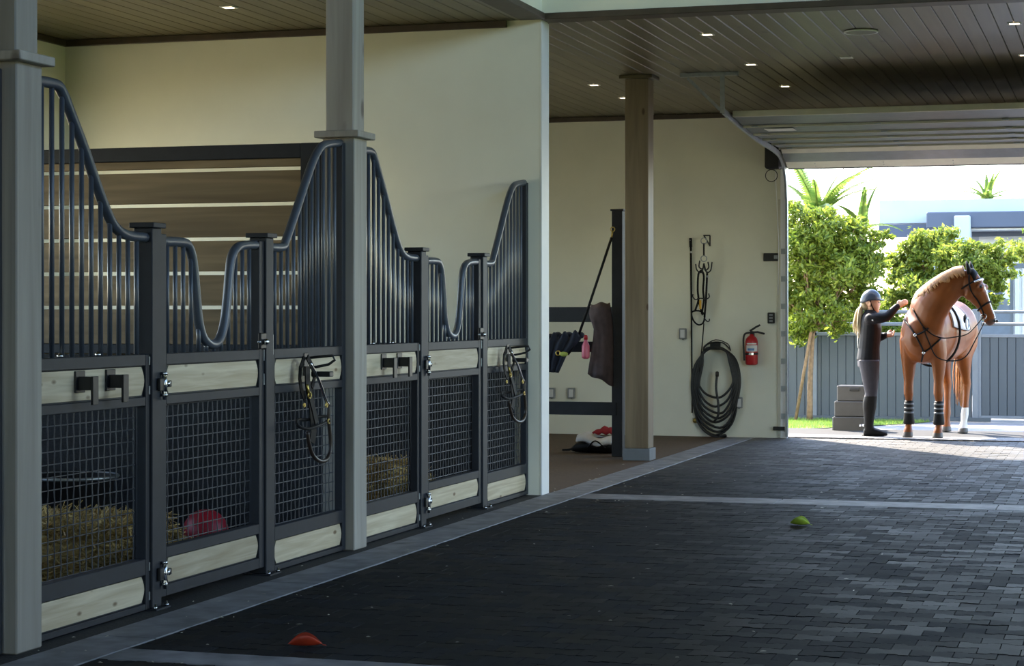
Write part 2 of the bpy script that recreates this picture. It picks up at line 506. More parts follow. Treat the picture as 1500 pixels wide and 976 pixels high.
def remesh(mb, name, mats, parent, voxel, smooth_it=6, paint=None):
    """join overlapping lofts into one continuous skin"""
    o = mb.build(name + '_src', mats, parent)
    md = o.modifiers.new('r', 'REMESH'); md.mode = 'VOXEL'; md.voxel_size = voxel
    ms = o.modifiers.new('s', 'SMOOTH'); ms.factor = 0.5; ms.iterations = smooth_it
    dg = bpy.context.evaluated_depsgraph_get(); dg.update()
    me = bpy.data.meshes.new_from_object(o.evaluated_get(dg))
    org = ORG[o.name]
    old = o.data
    o.modifiers.clear()
    o.data = me; o.name = name; me.name = name
    ORG[o.name] = org
    bpy.data.meshes.remove(old)
    me.materials.clear()
    for m in mats: me.materials.append(M[m])
    me.polygons.foreach_set('use_smooth', [True] * len(me.polygons))
    if paint:
        for p in me.polygons: p.material_index = paint(p.center + org)
    else:
        me.polygons.foreach_set('material_index', [0] * len(me.polygons))
    me.update()
    return o

# ================================================================== SETTING
YS = 4.45                      # plane of the steel stall fronts (aisle side)
D = 3.81                       # stall spacing along the aisle
ZC = 3.70                      # plank ceiling
XP0, XP1 = 14.92, 15.11        # cross wall between the second stall and the grooming bay
YP = 4.345                     # its end towards the aisle
XW = 22.55                     # end wall with the roll-up door
YB = 8.50                      # back wall of the stalls
YR = -2.30                     # right side wall (outside the frame)
XR = -3.0                      # rear end of the barn, open doorway behind the camera
ZL = 6.0                       # raised lantern ceiling over the aisle
DOOR_L, DOOR_R, DOOR_T = 3.74, -1.30, 3.06

def struct(name, mb, mats, parent=None, label=None):
    o = mb.build(name, mats, parent)
    if parent is None: o['kind'] = 'structure'
    if label: o['label'] = label
    return o

# floors
fl = struct('floor', MB().box(XR, XW + 2.2, YR, 4.035, -0.12, -0.012), 'joint')
struct('floor_grooming_bay', MB().box(XP1, XW, 4.34, YB, -0.12, 0.0), 'brown_floor')
struct('floor_stall', MB().box(XR, XP1, 4.33, YB, -0.12, 0.0), 'mat_black')
# stone strips, laid in lengths with thin joints
def strip(name, x0, x1, y0, y1, along, step):
    o = None
    mb = MB().box(x0, x1, y0, y1, -0.12, -0.004)
    o = struct(name, mb, 'joint')
    a0, a1 = (x0, x1) if along == 'X' else (y0, y1)
    a = a0
    while a < a1 - 0.05:
        b = min(a + step, a1)
        m = MB()
        if along == 'X': m.box(a + 0.003, b - 0.003, y0, y1, -0.02, 0.003, 0.004)
        else: m.box(x0, x1, a + 0.003, b - 0.003, -0.02, 0.002, 0.004)
        m.build('stone_slab', 'stone', o)
        a = b
    return o
strip('trim_1', 4.2, XW, 4.035, 4.33, 'X', 1.83)
strip('trim_2', 7.34, 7.60, YR, 4.035, 'Y', 1.6)
strip('trim_3', 14.76, 15.15, YR, 4.035, 'Y', 1.6)

# dog-bone rubber pavers in running bond
PL, PW, PG = 0.176, 0.132, 0.0035
def paver_poly():
    L, W, a = PL / 2 - PG / 2, PW / 2 - PG / 2, 0.009
    xs = [(-L, 1), (-L * 0.55, 1), (-L * 0.35, -1), (L * 0.35, -1), (L * 0.55, 1), (L, 1)]
    top = [(W + a * s, y) for y, s in xs]
    return top + [(-x, y) for x, y in reversed(top)]
POLY = paver_poly()
def _half():
    L, W, a = PL / 2 - PG / 2, PW / 2 - PG / 2, 0.009
    xs = [(-L, 1), (-L * 0.55, 1), (-L * 0.35, -1), (-0.002, -1)]
    top = [(W + a * s, y + PL / 4) for y, s in xs]
    return top + [(-x, y) for x, y in reversed(top)]
HALF = _half()
def paver_geo(mb, cx, cy, tilt, dz, poly=POLY):
    n = len(poly)
    def P(p, k, z):
        x, y = p[0] * k, p[1] * k
        return (cx + x, cy + y, z + dz + x * tilt[0] + y * tilt[1])
    vs = [P(p, 0.995, 0) for p in poly] + [P(p, 1.0, -0.0025) for p in poly] + [P(p, 1.0, -0.02) for p in poly]
    fs = [list(range(n))]
    for j in range(2):
        for k in range(n):
            fs.append((j * n + k, j * n + (k + 1) % n, (j + 1) * n + (k + 1) % n, (j + 1) * n + k))
    mb.add(vs, fs)
spots, halves = [], []
def field(x0, x1):
    nrow = int(round((x1 - x0) / PW)); w = (x1 - x0) / nrow
    for i in range(nrow):
        x = x0 + (i + 0.5) * w
        if i % 2: halves.append((x, 4.03 - PL / 4))
        y = 4.03 - PL / 2 - (PL / 2 if i % 2 else 0)
        while y > YR + 0.1:
            spots.append((x, y)); y -= PL
field(4.6, 7.335); field(7.605, 14.755); field(15.155, XW - 0.02)
rng = random.Random(3)
scored = []
for x, y in spots:
    px, py, dep = project(x, y, 0)
    inside = -20 < px < 1520 and py < 985
    scored.append((0 if inside else 1, dep, x, y))
scored.sort()
paver_meshes = []
for k in range(10):
    mb = MB(); paver_geo(mb, 0, 0, (rng.gauss(0, 0.007), rng.gauss(0, 0.007)), rng.uniform(-0.0012, 0.0012))
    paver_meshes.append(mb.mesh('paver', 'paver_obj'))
rest = MB()
org = ORG['floor']
for i, (vis, dep, x, y) in enumerate(scored):
    if i < 300:
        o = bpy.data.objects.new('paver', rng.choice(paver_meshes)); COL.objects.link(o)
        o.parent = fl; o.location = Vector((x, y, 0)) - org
    else:
        paver_geo(rest, x, y, (rng.gauss(0, 0.007), rng.gauss(0, 0.007)), rng.uniform(-0.0012, 0.0012))
for x, y in halves: paver_geo(rest, x, y, (0, 0), 0.0, HALF)
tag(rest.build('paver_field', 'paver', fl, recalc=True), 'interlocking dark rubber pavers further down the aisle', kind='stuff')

# walls
def wallobj(name, boxes, mat='wall'):
    mb = MB()
    for b in boxes: mb.box(*b)
    return struct(name, mb, mat)
wall_part = wallobj('wall_partition', [(XP0, XP1, YP, YB, 0, ZC)])
# back wall: a wide open hatch behind each stall and the grooming bay lets in light bounced off the sunny paddock
hat = [(4.3, 6.9), (8.1, 10.7), (11.9, 14.5), (16.3, 19.3)]
bb = [(XR, XW, YB, YB + 0.15, -0.12, 1.15), (XR, XW, YB, YB + 0.15, 2.6, ZC + 0.1)]
for a, b in zip([XR] + [h[1] for h in hat], [h[0] for h in hat] + [XW]):
    bb.append((a, b, YB, YB + 0.15, 1.15, 2.6))
wallobj('wall_back', bb)
struct('sun_block_eave', MB().box(XR, XW + 0.18, YB, YB + 2.3, ZC - 0.05, ZC + 0.1), 'dark_trim')  # unseen eave, added to keep direct sun out of the back hatches
wall_far = wallobj('wall_far', [(XW, XW + 0.18, DOOR_L, YB + 0.15, -0.12, ZC + 0.1), (XW, XW + 0.18, YR, DOOR_R, -0.12, ZC + 0.1), (XW, XW + 0.18, DOOR_R, DOOR_L, DOOR_T, ZC + 0.1)])
# right side wall with tall stable doors standing open, and a clerestory band above
rb = [(XR, XW, YR - 0.15, YR, 3.3, 4.45), (XR, XP0, YR - 0.15, YR, 5.75, ZL), (XR, XW, YR - 0.15, YR, -0.12, 0.0)]
for a, b in ((XR, 9.4), (13.8, XW + 0.18)):
    rb.append((a, b, YR - 0.15, YR, 0, 3.3))
for a in (XR, 1.0, 5.0, 9.0, 13.0):
    rb.append((a, a + 0.25, YR - 0.15, YR, 4.45, 5.75))
rb.append((XP0 - 0.3, XP0, YR - 0.15, YR, 4.45, 5.75))
wallobj('wall_right', rb)
wallobj('wall_rear', [(XR - 0.15, XR, 4.3, YB + 0.15, -0.12, ZC + 0.1), (XR - 0.15, XR, YR - 0.15, 4.5, 2.7, ZL), (XR - 0.15, XR, YR - 0.15, 0.4, -0.12, 2.7), (XR - 0.15, XR, 3.0, 4.5, -0.12, 2.7)])
# lantern faces above the plank ceilings
wallobj('wall_lantern_left', [(XR, XP0, 4.34, 4.60, ZC + 0.04, ZL)])
wallobj('wall_lantern_end', [(XP0, XP0 + 0.18, YR, 4.60, ZC + 0.04, ZL)])
# plank ceilings: boards along the aisle with open grooves
def plank_ceiling(name, x0, x1, y0, y1, z):
    o = struct(name, MB().box(x0, x1, y0, y1, z + 0.03, z + 0.10), 'groove')
    n = int(round((y1 - y0) / 0.136)); w = (y1 - y0) / n
    org = ORG[o.name]
    mb = MB().box(-(x1 - x0) / 2, (x1 - x0) / 2, -w / 2 + 0.0025, w / 2 - 0.0025, 0, 0.03, 0.005)
    me = mb.mesh('ceiling_plank', 'plank')
    for i in range(n):
        c = bpy.data.objects.new('ceiling_plank', me); COL.objects.link(c)
        c.parent = o
        c.location = Vector(((x0 + x1) / 2, y0 + (i + 0.5) * w, z)) - org
    return o
plank_ceiling('ceiling_stalls', XR, XP0, 4.42, YB, ZC)
plank_ceiling('ceiling_aisle', XP0 + 0.02, XW, YR, YB, ZC)
struct('ceiling_lantern', MB().box(XR, XP0, YR, 4.6, ZL, ZL + 0.1), 'plank')
# dark wood trim where ceilings meet walls
def trim(n, *b):
    return struct('trim_%d' % n, MB().box(*b, 0.004), 'dark_trim')
trim(4, XP0 - 0.035, XP0 - 0.001, 4.62, YB, ZC - 0.055, ZC - 0.002)
trim(5, XW - 0.035, XW - 0.001, YR, YB, ZC - 0.055, ZC - 0.002)
trim(6, XR, XP0 - 0.04, YB - 0.035, YB - 0.001, ZC - 0.055, ZC - 0.002)
trim(7, XP0 - 0.045, XP0 + 0.16, YR, 4.335, ZC - 0.01, ZC + 0.04)
trim(8, XR, XP0 - 0.05, 4.30, 4.50, ZC - 0.01, ZC + 0.04)
# black rubber wainscot inside the stalls
struct('trim_9', MB().box(XP0 - 0.02, XP0 - 0.001, 4.56, YB, 0, 1.18), 'mat_black')
struct('trim_10', MB().box(XR, XP0 - 0.03, YB - 0.02, YB - 0.001, 0, 1.18), 'mat_black')
# metal corner trim on the cross wall
struct('trim_11', MB().box(XP0 - 0.004, XP1 + 0.004, YP - 0.006, YP + 0.004, 0, ZC - 0.012), 'white_trim')
# door jambs and head
struct('trim_12', MB().box(XW - 0.012, XW + 0.19, DOOR_L - 0.035, DOOR_L + 0.005, 0, DOOR_T, 0.004), 'white_trim')
struct('trim_13', MB().box(XW - 0.012, XW + 0.19, DOOR_R - 0.005, DOOR_R + 0.035, 0, DOOR_T, 0.004), 'white_trim')

portal('sky_guide_rear', (XR, 1.7, 1.35), (0, R(-90), 0), 2.7, 2.6)
portal('sky_guide_clerestory', (6.0, YR, 5.1), (R(90), 0, 0), 17.5, 1.3)
portal('sky_guide_side', (11.6, YR, 1.65), (R(90), 0, 0), 4.4, 3.3)
portal('sky_guide_door', (XW + 0.1, 1.2, 1.55), (0, R(90), 0), 3.0, 5.0)

# ================================================================== STALL FRONTS
# ---- timber posts
def timber_post(x, y, label):
    """x, y: the corner nearest the camera"""
    t = thing('timber_post', (x + 0.1, y + 0.1, 0), label, 'post', 'timber posts along the aisle')
    w, u, off = 0.205, 0.178, 0.012
    MB().box(x, x + w, y, y + w, 0, 2.465, 0.006).build('post_shaft', 'post', t)
    MB().box(x - 0.04, x + w + 0.04, y - 0.04, y + w + 0.04, 2.465, 2.505, 0.004).build('post_collar', 'post', t)
    MB().box(x + off, x + off + u, y + off, y + off + u, 2.505, ZC - 0.012, 0.006).build('upper_shaft', 'post', t)
    return t
YPOST = 4.395
X1 = on_y(24.4, 900, YPOST).x
X2 = on_y(519.2, 800, YPOST).x
timber_post(X1, YPOST, 'grey timber post with collar at the left edge, beside the hay pile')
timber_post(X2, YPOST, 'grey timber post with collar between the two stalls, in front of the slatted divider')

# ---- steel gate posts
def gate_post(x0, label):
    """x0: near edge along the aisle; 10 cm square tube"""
    w = 0.098
    t = thing('gate_post', (x0 + w / 2, YS + 0.04, 0), label, 'gate post', 'steel gate posts of the stall fronts')
    MB().box(x0, x0 + w, YS - 0.012, YS + 0.088, 0.008, 1.825, 0.004).build('post_tube', 'steel', t)
    MB().box(x0 - 0.016, x0 + w + 0.016, YS - 0.028, YS + 0.104, 1.825, 1.85, 0.003).build('post_cap', 'steel', t)
    MB().box(x0 - 0.02, x0 + w + 0.03, YS - 0.045, YS + 0.11, 0, 0.008).build('foot_plate', 'steel', t)
    for dx in (-0.006, w + 0.016):
        MB().lathe([(0.011, 0.008), (0.011, 0.018), (0.006, 0.019), (0.006, 0.03)], (x0 + dx, YS - 0.03, 0), 8).build('anchor_bolt', 'chrome', t)
    return t
GA, GB = on_y(223.0, 500, YS - 0.012).x, on_y(390.0, 500, YS - 0.012).x
gate_post(GA, 'steel gate post right of the hay pile, with the hinges of the nearest stall door')
gate_post(GB, 'steel gate post at the latch side of the nearest stall door')
gate_post(GA + D, 'steel gate post carrying the hinges of the far stall door')
gate_post(GB + D, 'steel gate post at the latch side of the far stall door')

def xz(pts, y=YS):
    """traced pixels -> (x, z) on the stall front plane"""
    return [((p := on_y(a, b, y)).x, p.z) for a, b in pts]
def arc_plank(x0, x1, z0, z1, lbulge, rbulge):
    poly, n = [], 6
    for k in range(n + 1):
        t = k / n
        poly.append((x1 + rbulge * (math.sin(math.pi * t) - 0.5) if rbulge else x1, z0 + (z1 - z0) * t))
    for k in range(n + 1):
        t = 1 - k / n
        poly.append((x0 - lbulge * (math.sin(math.pi * t) - 0.5) if lbulge else x0, z0 + (z1 - z0) * t))
    return poly
def wire_mesh(mb, x0, x1, z0, z1, y, p=0.0562):
    nx, nz = int((x1 - x0) / p), int((z1 - z0) / p)
    ox, oz = (x1 - x0 - nx * p) / 2, (z1 - z0 - nz * p) / 2
    for i in range(nx + 1):
        x = x0 + ox + i * p
        if x > x1 - 0.004: continue
        pts = [(x, y, z0)] + [(x, y + (0.0016 if (i + j) % 2 else -0.0016), z0 + oz + j * p) for j in range(nz + 1)] + [(x, y, z1)]
        mb.tube(pts, 0.0030, 5)
    for j in range(nz + 1):
        z = z0 + oz + j * p
        pts = [(x0, y, z)] + [(x0 + ox + i * p, y - (0.0016 if (i + j) % 2 else -0.0016), z) for i in range(nx + 1)] + [(x1, y, z)]
        mb.tube(pts, 0.0030, 5)
def height_at(curve, x):
    """the lowest z of the top pipe above this x"""
    best = None
    for a, b in zip(curve, curve[1:]):
        lo, hi = min(a[0], b[0]), max(a[0], b[0])
        if lo <= x <= hi and hi > lo:
            z = a[1] + (b[1] - a[1]) * (x - a[0]) / (b[0] - a[0])
            best = z if best is None else min(best, z)
    return best

def infill(t, x0, x1, zr, curve, bars, st_l, st_r, plank_y):
    """frame, rails, planks, wire mesh, bars and top pipe shared by panels and doors"""
    bot, p2b, p2t, mb_, mt, p1b, p1t, rt = zr
    y0, y1 = YS, YS + 0.05
    xi0, xi1 = x0 + st_l, x1 - st_r
    # rails
    MB().box(xi0, xi1, y0, y1, rt - 0.055, rt, 0.003).build('top_rail', 'steel', t)
    MB().box(xi0, xi1, y0, y1, mt, p1b - 0.004, 0.003).build('middle_rail', 'steel', t)
    MB().box(xi0, xi1, y0, y1, p2t + 0.004, mb_, 0.003).build('lower_rail', 'steel', t)
    MB().box(xi0, xi1, y0, y1, bot, p2b - 0.004, 0.003).build('bottom_rail', 'steel', t)
    # boards set into steel back plates
    for z0, z1, nm in ((p2b, p2t, 'kick_board'), (p1b, p1t, 'name_board')):
        MB().box(xi0, xi1, y0 + 0.016, y1 - 0.004, z0 - 0.004, z1 + 0.008).build('back_plate', 'steel', t)
        poly = arc_plank(xi0 + 0.018, xi1 - 0.018, z0 + 0.004, z1, 0.03, 0.03)
        MB().prism(poly, lambda a, b, d: (a, d, b), y0 + 0.006, y0 + 0.018).build(nm, 'pine', t)
    # woven wire
    w = MB(); wire_mesh(w, xi0 + 0.006, xi1 - 0.006, mb_ - 0.012, mt + 0.012, y1 + 0.006)
    w.build('wire_mesh', 'wire', t)
    # upright bars under the top pipe
    for x in bars:
        z = height_at(curve, x)
        if z is None or z - rt < 0.03: continue
        MB().tube([(x, YS + 0.025, rt - 0.002), (x, YS + 0.025, z)], 0.0115, 10).build('bar', 'bar', t)
    MB().tube([(x, YS + 0.025, z) for x, z in curve], 0.0245, 12).build('top_pipe', 'bar', t)

ZFIX = (0.006, 0.040, 0.168, 0.248, 0.976, 1.024, 1.162, 1.222)
ZDOOR = (0.045, 0.105, 0.227, 0.284, 0.974, 1.024, 1.162, 1.222)
def curve3(pts, sub=5):
    return [(p.x, p.z) for p in smooth_path([(a, 0, b) for a, b in pts], sub)]

# fixed panel from the timber post down to the gate post
left_px = [(64, 121.5), (80, 123), (91, 135), (101, 160), (123, 218), (143, 276), (157, 312), (168, 332), (184, 344), (206, 348.5)]
lc = xz(left_px, YS + 0.025)
lc = [(X1 + 0.21, lc[0][1])] + lc[1:-1] + [(GA - 0.002, lc[-2][1] - 0.006)]
LC = curve3(lc)
def panel_left(shift, label):
    x0, x1 = X1 + 0.207, GA - 0.003
    t = thing('stall_screen', ((x0 + x1) / 2, YS + 0.025, 0), label, 'stall screen', 'fixed steel screens of the stall fronts')
    MB().box(x0, x0 + 0.045, YS, YS + 0.05, 0.006, 2.42, 0.003).build('end_stile', 'steel', t)
    MB().box(x1 - 0.04, x1, YS, YS + 0.05, 0.006, 1.222, 0.003).build('gate_stile', 'steel', t)
    x = on_y(200, 455, YS + 0.025).x
    bars = []
    while x > x0 + 0.06:
        bars.append(x); x -= 0.0868
    infill(t, x0, x1, ZFIX, LC, bars, 0.045, 0.04, 0)
    for z in (0.07, 0.21, 1.05, 1.19):
        MB().box(x1 - 0.012, x1 - 0.001, YS - 0.004, YS + 0.002, z - 0.02, z + 0.02, 0.001).build('bolt_plate', 'galv', t)
    for dx in (0.28, 0.62):
        b = MB().lathe([(0.014, 0), (0.014, 0.012), (0.007, 0.013), (0.007, 0.02)], (x0 + dx, YS + 0.022, 1.222), 8)
        b.build('rail_bolt', 'chrome', t)
    return t
PA = panel_left(0, 'fixed stall screen with a sloping top pipe, in front of the big hay block')
copy_tree(PA, (D, 0, 0), None, 'fixed stall screen with a sloping top pipe, right of the middle timber post')

# door with the scooped top
door_px = [(251, 355), (266, 355), (276, 361), (281.5, 378), (284.5, 402), (287.5, 437), (291, 472), (298, 496), (310.6, 505), (321, 498), (328, 476), (332.5, 440), (335.5, 405), (339, 378), (346, 364), (357, 359.5), (376, 359)]
dc = xz(door_px, YS + 0.025)
DL0, DL1 = GA + 0.098 + 0.004, on_y(387, 500, YS).x
dc = [(DL0 + 0.04, dc[0][1])] + dc[1:-1] + [(DL1 - 0.04, dc[-1][1])]
DC = curve3(dc)
def stall_door(label):
    x0, x1 = DL0, DL1
    t = thing('stall_door', ((x0 + x1) / 2, YS + 0.025, 0), label, 'stall door', 'scoop-topped steel stall doors')
    MB().box(x0, x0 + 0.07, YS, YS + 0.05, 0.045, 1.80, 0.003).build('hinge_stile', 'steel', t)
    MB().box(x1 - 0.065, x1, YS, YS + 0.05, 0.045, 1.805, 0.003).build('latch_stile', 'steel', t)
    bars, p = [], 0.0868
    x = x0 + 0.07 + 0.055
    while x < x1 - 0.07:
        bars.append(x); x += p
    infill(t, x0, x1, ZDOOR, DC, bars, 0.07, 0.065, 0)
    for z in (1.075, 0.165):
        h = MB()
        h.box(x0 - 0.055, x0 - 0.006, YS - 0.03, YS - 0.014, z - 0.03, z + 0.03, 0.003)
        h.box(x0 + 0.004, x0 + 0.085, YS - 0.022, YS - 0.003, z - 0.016, z + 0.016, 0.003)
        hg = h.build('hinge', 'black_metal', t)
        b = MB().lathe([(0.013, -0.045), (0.013, 0.045)], (x0 - 0.002, YS - 0.026, z), 10)
        b.lathe([(0.017, 0.045), (0.017, 0.058), (0.009, 0.06)], (x0 - 0.002, YS - 0.026, z), 8)
        b.lathe([(0.009, -0.075), (0.009, -0.06), (0.017, -0.058), (0.017, -0.045)], (x0 - 0.002, YS - 0.026, z), 8)
        b.lathe([(0.015, -0.012), (0.015, 0)], (x0 + 0.035, YS - 0.022, z), 8, 'Y')
        b.build('hinge_pin', 'chrome', hg)
    # spring latch on the upper rail
    l = MB().box(x1 - 0.085, x1 - 0.012, YS - 0.02, YS - 0.002, 1.225, 1.31, 0.004).build('latch_plate', 'black_metal', t)
    MB().ball((x1 - 0.05, YS - 0.032, 1.262), 0.018, 10, 8).build('latch_knob', 'chrome', l)
    MB().tube([(x1 - 0.10, YS - 0.012, 1.262), (x1 + 0.03, YS - 0.012, 1.262)], 0.007, 8).build('latch_bolt', 'galv', l)
    for z in (1.06, 1.19):
        MB().box(x1 - 0.012, x1 - 0.002, YS - 0.004, YS + 0.001, z - 0.03, z + 0.03, 0.001).build('bolt_plate', 'galv', t)
    return t
DA = stall_door('scoop-topped stall door nearest the camera, with the red ball behind it')
copy_tree(DA, (D, 0, 0), None, 'scoop-topped stall door further off, nearer the white cross wall')

# fixed panel rising from the gate post to the next post
right_px = [(402, 363), (413, 362), (419.5, 350), (434, 308), (455, 245), (466, 221), (476, 212), (500, 210)]
rc = xz(right_px, YS + 0.025)
PRX0 = GB + 0.098 + 0.003
PRX1 = X2 - 0.004
rc = [(PRX0 - 0.002, rc[0][1])] + rc[1:-1] + [(PRX1 - 0.03, rc[-1][1])]
RC = curve3(rc)
def panel_right(label):
    x0, x1 = PRX0, PRX1
    t = thing('stall_screen', ((x0 + x1) / 2, YS + 0.025, 0), label, 'stall screen', 'fixed steel screens of the stall fronts')
    MB().box(x0, x0 + 0.04, YS, YS + 0.05, 0.006, 1.222, 0.003).build('gate_stile', 'steel', t)
    MB().box(x1 - 0.05, x1, YS, YS + 0.05, 0.006, 2.43, 0.003).build('end_stile', 'steel', t)
    bars = []
    x = x1 - 0.115
    while x > x0 + 0.02:
        bars.append(x); x -= 0.0868
    infill(t, x0, x1, ZFIX, RC, bars, 0.04, 0.05, 0)
    MB().box(x0 + 0.002, x0 + 0.012, YS - 0.006, YS, 1.19, 1.30, 0.002).build('strike_plate', 'galv', t)
    return t
PB = panel_right('fixed stall screen with a halter, left of the middle timber post')
copy_tree(PB, (D - 0.0, 0, 0), None, 'fixed stall screen with a halter, against the white cross wall')
copy_tree(PB, (-D, 0, 0), None, 'fixed stall screen cut off by the left edge, only its dark upright showing')

# ---- blanket brackets on the name boards
def bracket(px, label):
    c = on_y(px, 568, YS)
    x, z = c.x, 1.105
    t = thing('blanket_bracket', (x, YS - 0.01, z), label, 'bracket', 'black brackets on the name boards')
    MB().box(x - 0.042, x + 0.042, YS - 0.004, YS + 0.006, z - 0.042, z + 0.055, 0.002).build('wall_plate', 'black_metal', t)
    MB().box(x - 0.022, x + 0.022, YS - 0.068, YS - 0.004, z - 0.030, z + 0.030, 0.002).build('arm', 'black_metal', t)
    MB().box(x - 0.026, x + 0.026, YS - 0.080, YS - 0.068, z - 0.095, z + 0.032, 0.002).build('end_plate', 'black_metal', t)
    return t
b1 = bracket(117, 'black blanket bracket on the nearest name board, the left one')
b2 = bracket(162, 'black blanket bracket on the nearest name board, the right one')
copy_tree(b1, (D, 0, 0), None, 'black blanket bracket right of the middle timber post, the left one')
copy_tree(b2, (D, 0, 0), None, 'black blanket bracket right of the middle timber post, the right one')

# ---- halter hooks and halters
def ring(mb, c, r, rt, n=14, nrm='Y', mi=0, sx=1.0, sz=1.0):
    pts = []
    for k in range(n):
        a = 2 * math.pi * k / n
        u, v = r * math.cos(a) * sx, r * math.sin(a) * sz
        pts.append(Vector(c) + (Vector((u, 0, v)) if nrm == 'Y' else Vector((0, u, v))))
    mb.tube(pts, rt, 6, closed=True, mi=mi)
def halter(px0, py0, label, hook_label, trace, dx):
    """px0, py0: hook plate in the photograph; trace maps sketch units to pixels"""
    def P(u, v, dy=0.0):
        return on_y(px0 + u * dx, py0 + v * dx, YS - 0.035 - dy)
    c = on_y(px0, py0, YS)
    h = thing('halter_hook', (c.x, YS, c.z - 0.05), hook_label, 'hook', 'folding hooks on the stall fronts')
    z, x = c.z, c.x
    MB().box(x - 0.03, x + 0.03, YS - 0.004, YS + 0.004, z - 0.08, z + 0.05, 0.002).build('hook_plate', 'black_metal', h)
    arm = MB()
    arm.tube([(x, YS - 0.004, z + 0.02), (x + 0.01, YS - 0.10, z + 0.03), (x + 0.02, YS - 0.155, z + 0.035), (x + 0.03, YS - 0.165, z + 0.01), (x + 0.025, YS - 0.13, z - 0.015), (x + 0.01, YS - 0.06, z - 0.03), (x, YS - 0.004, z - 0.035)], 0.008, 8)
    arm.build('hook_arm', 'black_metal', h)
    MB().box(x - 0.01, x + 0.05, YS - 0.15, YS - 0.035, z - 0.085, z - 0.055, 0.004).build('hook_shelf', 'black_metal', h)
    t = thing('halter', (x, YS - 0.05, z - 0.6), label, 'halter', 'black leather halters hanging on the stall fronts')
    N = (0, -1, 0)
    s = MB()
    s.strap([P(-2, -6, .02), P(-7, 8, .01), P(-8, 22, .01), P(-6, 36, .01), P(-1, 50, .01)], 0.034, 0.006, N)
    s.strap([P(2, -6, .03), P(9, 8, .03), P(11, 22, .03), P(8, 34, .03)], 0.036, 0.006, N)
    s.strap([P(2, 6, .045), P(2, 24, .045), P(4, 42, .045)], 0.062, 0.007, N)
    s.build('crown_strap', 'leather', t)
    s = MB()
    s.strap([P(5, 44, .05), P(9, 58, .05), P(14, 80, .05)], 0.046, 0.008, N)
    s.strap([P(3, 30, .02), P(8, 60, .02), P(10, 92, .02), P(8, 106, .02)], 0.075, 0.007, N)
    s.build('cheek_strap', 'leather', t)
    s = MB()
    s.tube(smooth_path([P(-12, 78, .02), P(-10, 84, .05), P(2, 88, .07), P(16, 84, .07), P(28, 78, .04), P(30, 72, .02), P(18, 72, .0), P(2, 76, .0), P(-8, 76, .0)], 4, True), 0.009, 6, closed=True)
    s.build('nose_band', 'leather', t)
    s = MB()
    s.tube(smooth_path([P(6, 2, .05), P(14, 18, .05), P(20, 32, .05), P(26, 50, .05), P(30, 56, .05)], 4), 0.009, 6)
    s.build('chain_shank', 'chrome', t)
    s = MB()
    s.tube(smooth_path([P(30, 56, .05), P(30, 76, .05), P(32, 100, .05), P(32, 116, .05), P(27, 128, .05), P(18, 130, .05), P(9, 122, .05), P(4, 106, .05), P(2, 92, .05)], 4), 0.0115, 8)
    s.build('lead_rope', 'brown_leather', t)
    for (u, v, r) in ((5, 44, 0.021), (27, 57, 0.014), (-2, 57, 0.012), (30, 78, 0.015)):
        b = MB(); ring(b, P(u, v, .055), r, 0.0045, sz=0.8)
        b.build('buckle', 'brass', t)
    b = MB().tube([P(2, 30, .055), P(3, 38, .055), P(5, 43, .055)], 0.008, 6).build('snap', 'brass', t)
    return t
halter(448, 530, 'black halter and lead on the panel left of the middle timber post', 'black folding hook above the nearer halter', None, 1.12)
halter(744, 514, 'black halter and lead on the panel beside the white cross wall', 'black folding hook above the farther halter', None, 0.80)

# ================================================================== STALL INSIDES
# slatted divider between the two stalls
XD = 11.16
t = thing('stall_divider', (XD, 6.5, 0), 'slatted brown board divider with a dark steel frame between the two stalls', 'divider')
yd0 = 4.605
MB().box(XD - 0.04, XD + 0.04, yd0, yd0 + 0.142, 0, 2.44, 0.004).build('end_post', 'steel', t)
MB().box(XD - 0.035, XD + 0.035, yd0 + 0.142, YB, 2.352, 2.44, 0.004).build('top_channel', 'steel', t)
MB().box(XD - 0.04, XD + 0.04, yd0 + 0.142, YB, 1.165, 1.225, 0.004).build('middle_channel', 'steel', t)
MB().box(XD - 0.04, XD + 0.04, yd0 + 0.142, YB, 0.0, 0.06, 0.004).build('bottom_channel', 'steel', t)
gaps = [on_x(300, g, XD).z for g in (249.5, 300.5, 350.5, 400.5, 450.5)]
edges = [2.352] + gaps + [1.225]
for a, b in zip(edges, edges[1:]):
    top = a - (0.0 if a == 2.352 else 0.0115)
    bot = b + (0.0 if b == 1.225 else 0.0115)
    MB().box(XD - 0.019, XD + 0.019, yd0 + 0.142, YB, bot, top, 0.003).build('divider_board', 'slat', t)
for k in range(5):
    z0 = 0.06 + k * 0.221
    MB().box(XD - 0.019, XD + 0.019, yd0 + 0.142, YB, z0 + 0.001, z0 + 0.22, 0.003).build('kick_board', 'slat', t)
MB().box(XD - 0.032, XD - 0.02, yd0 + 0.145, YB, 0.02, 1.16, 0.002).build('shade_lining', 'mat_black', t)  # black sheet added over the boards to paint in the stall's low shade

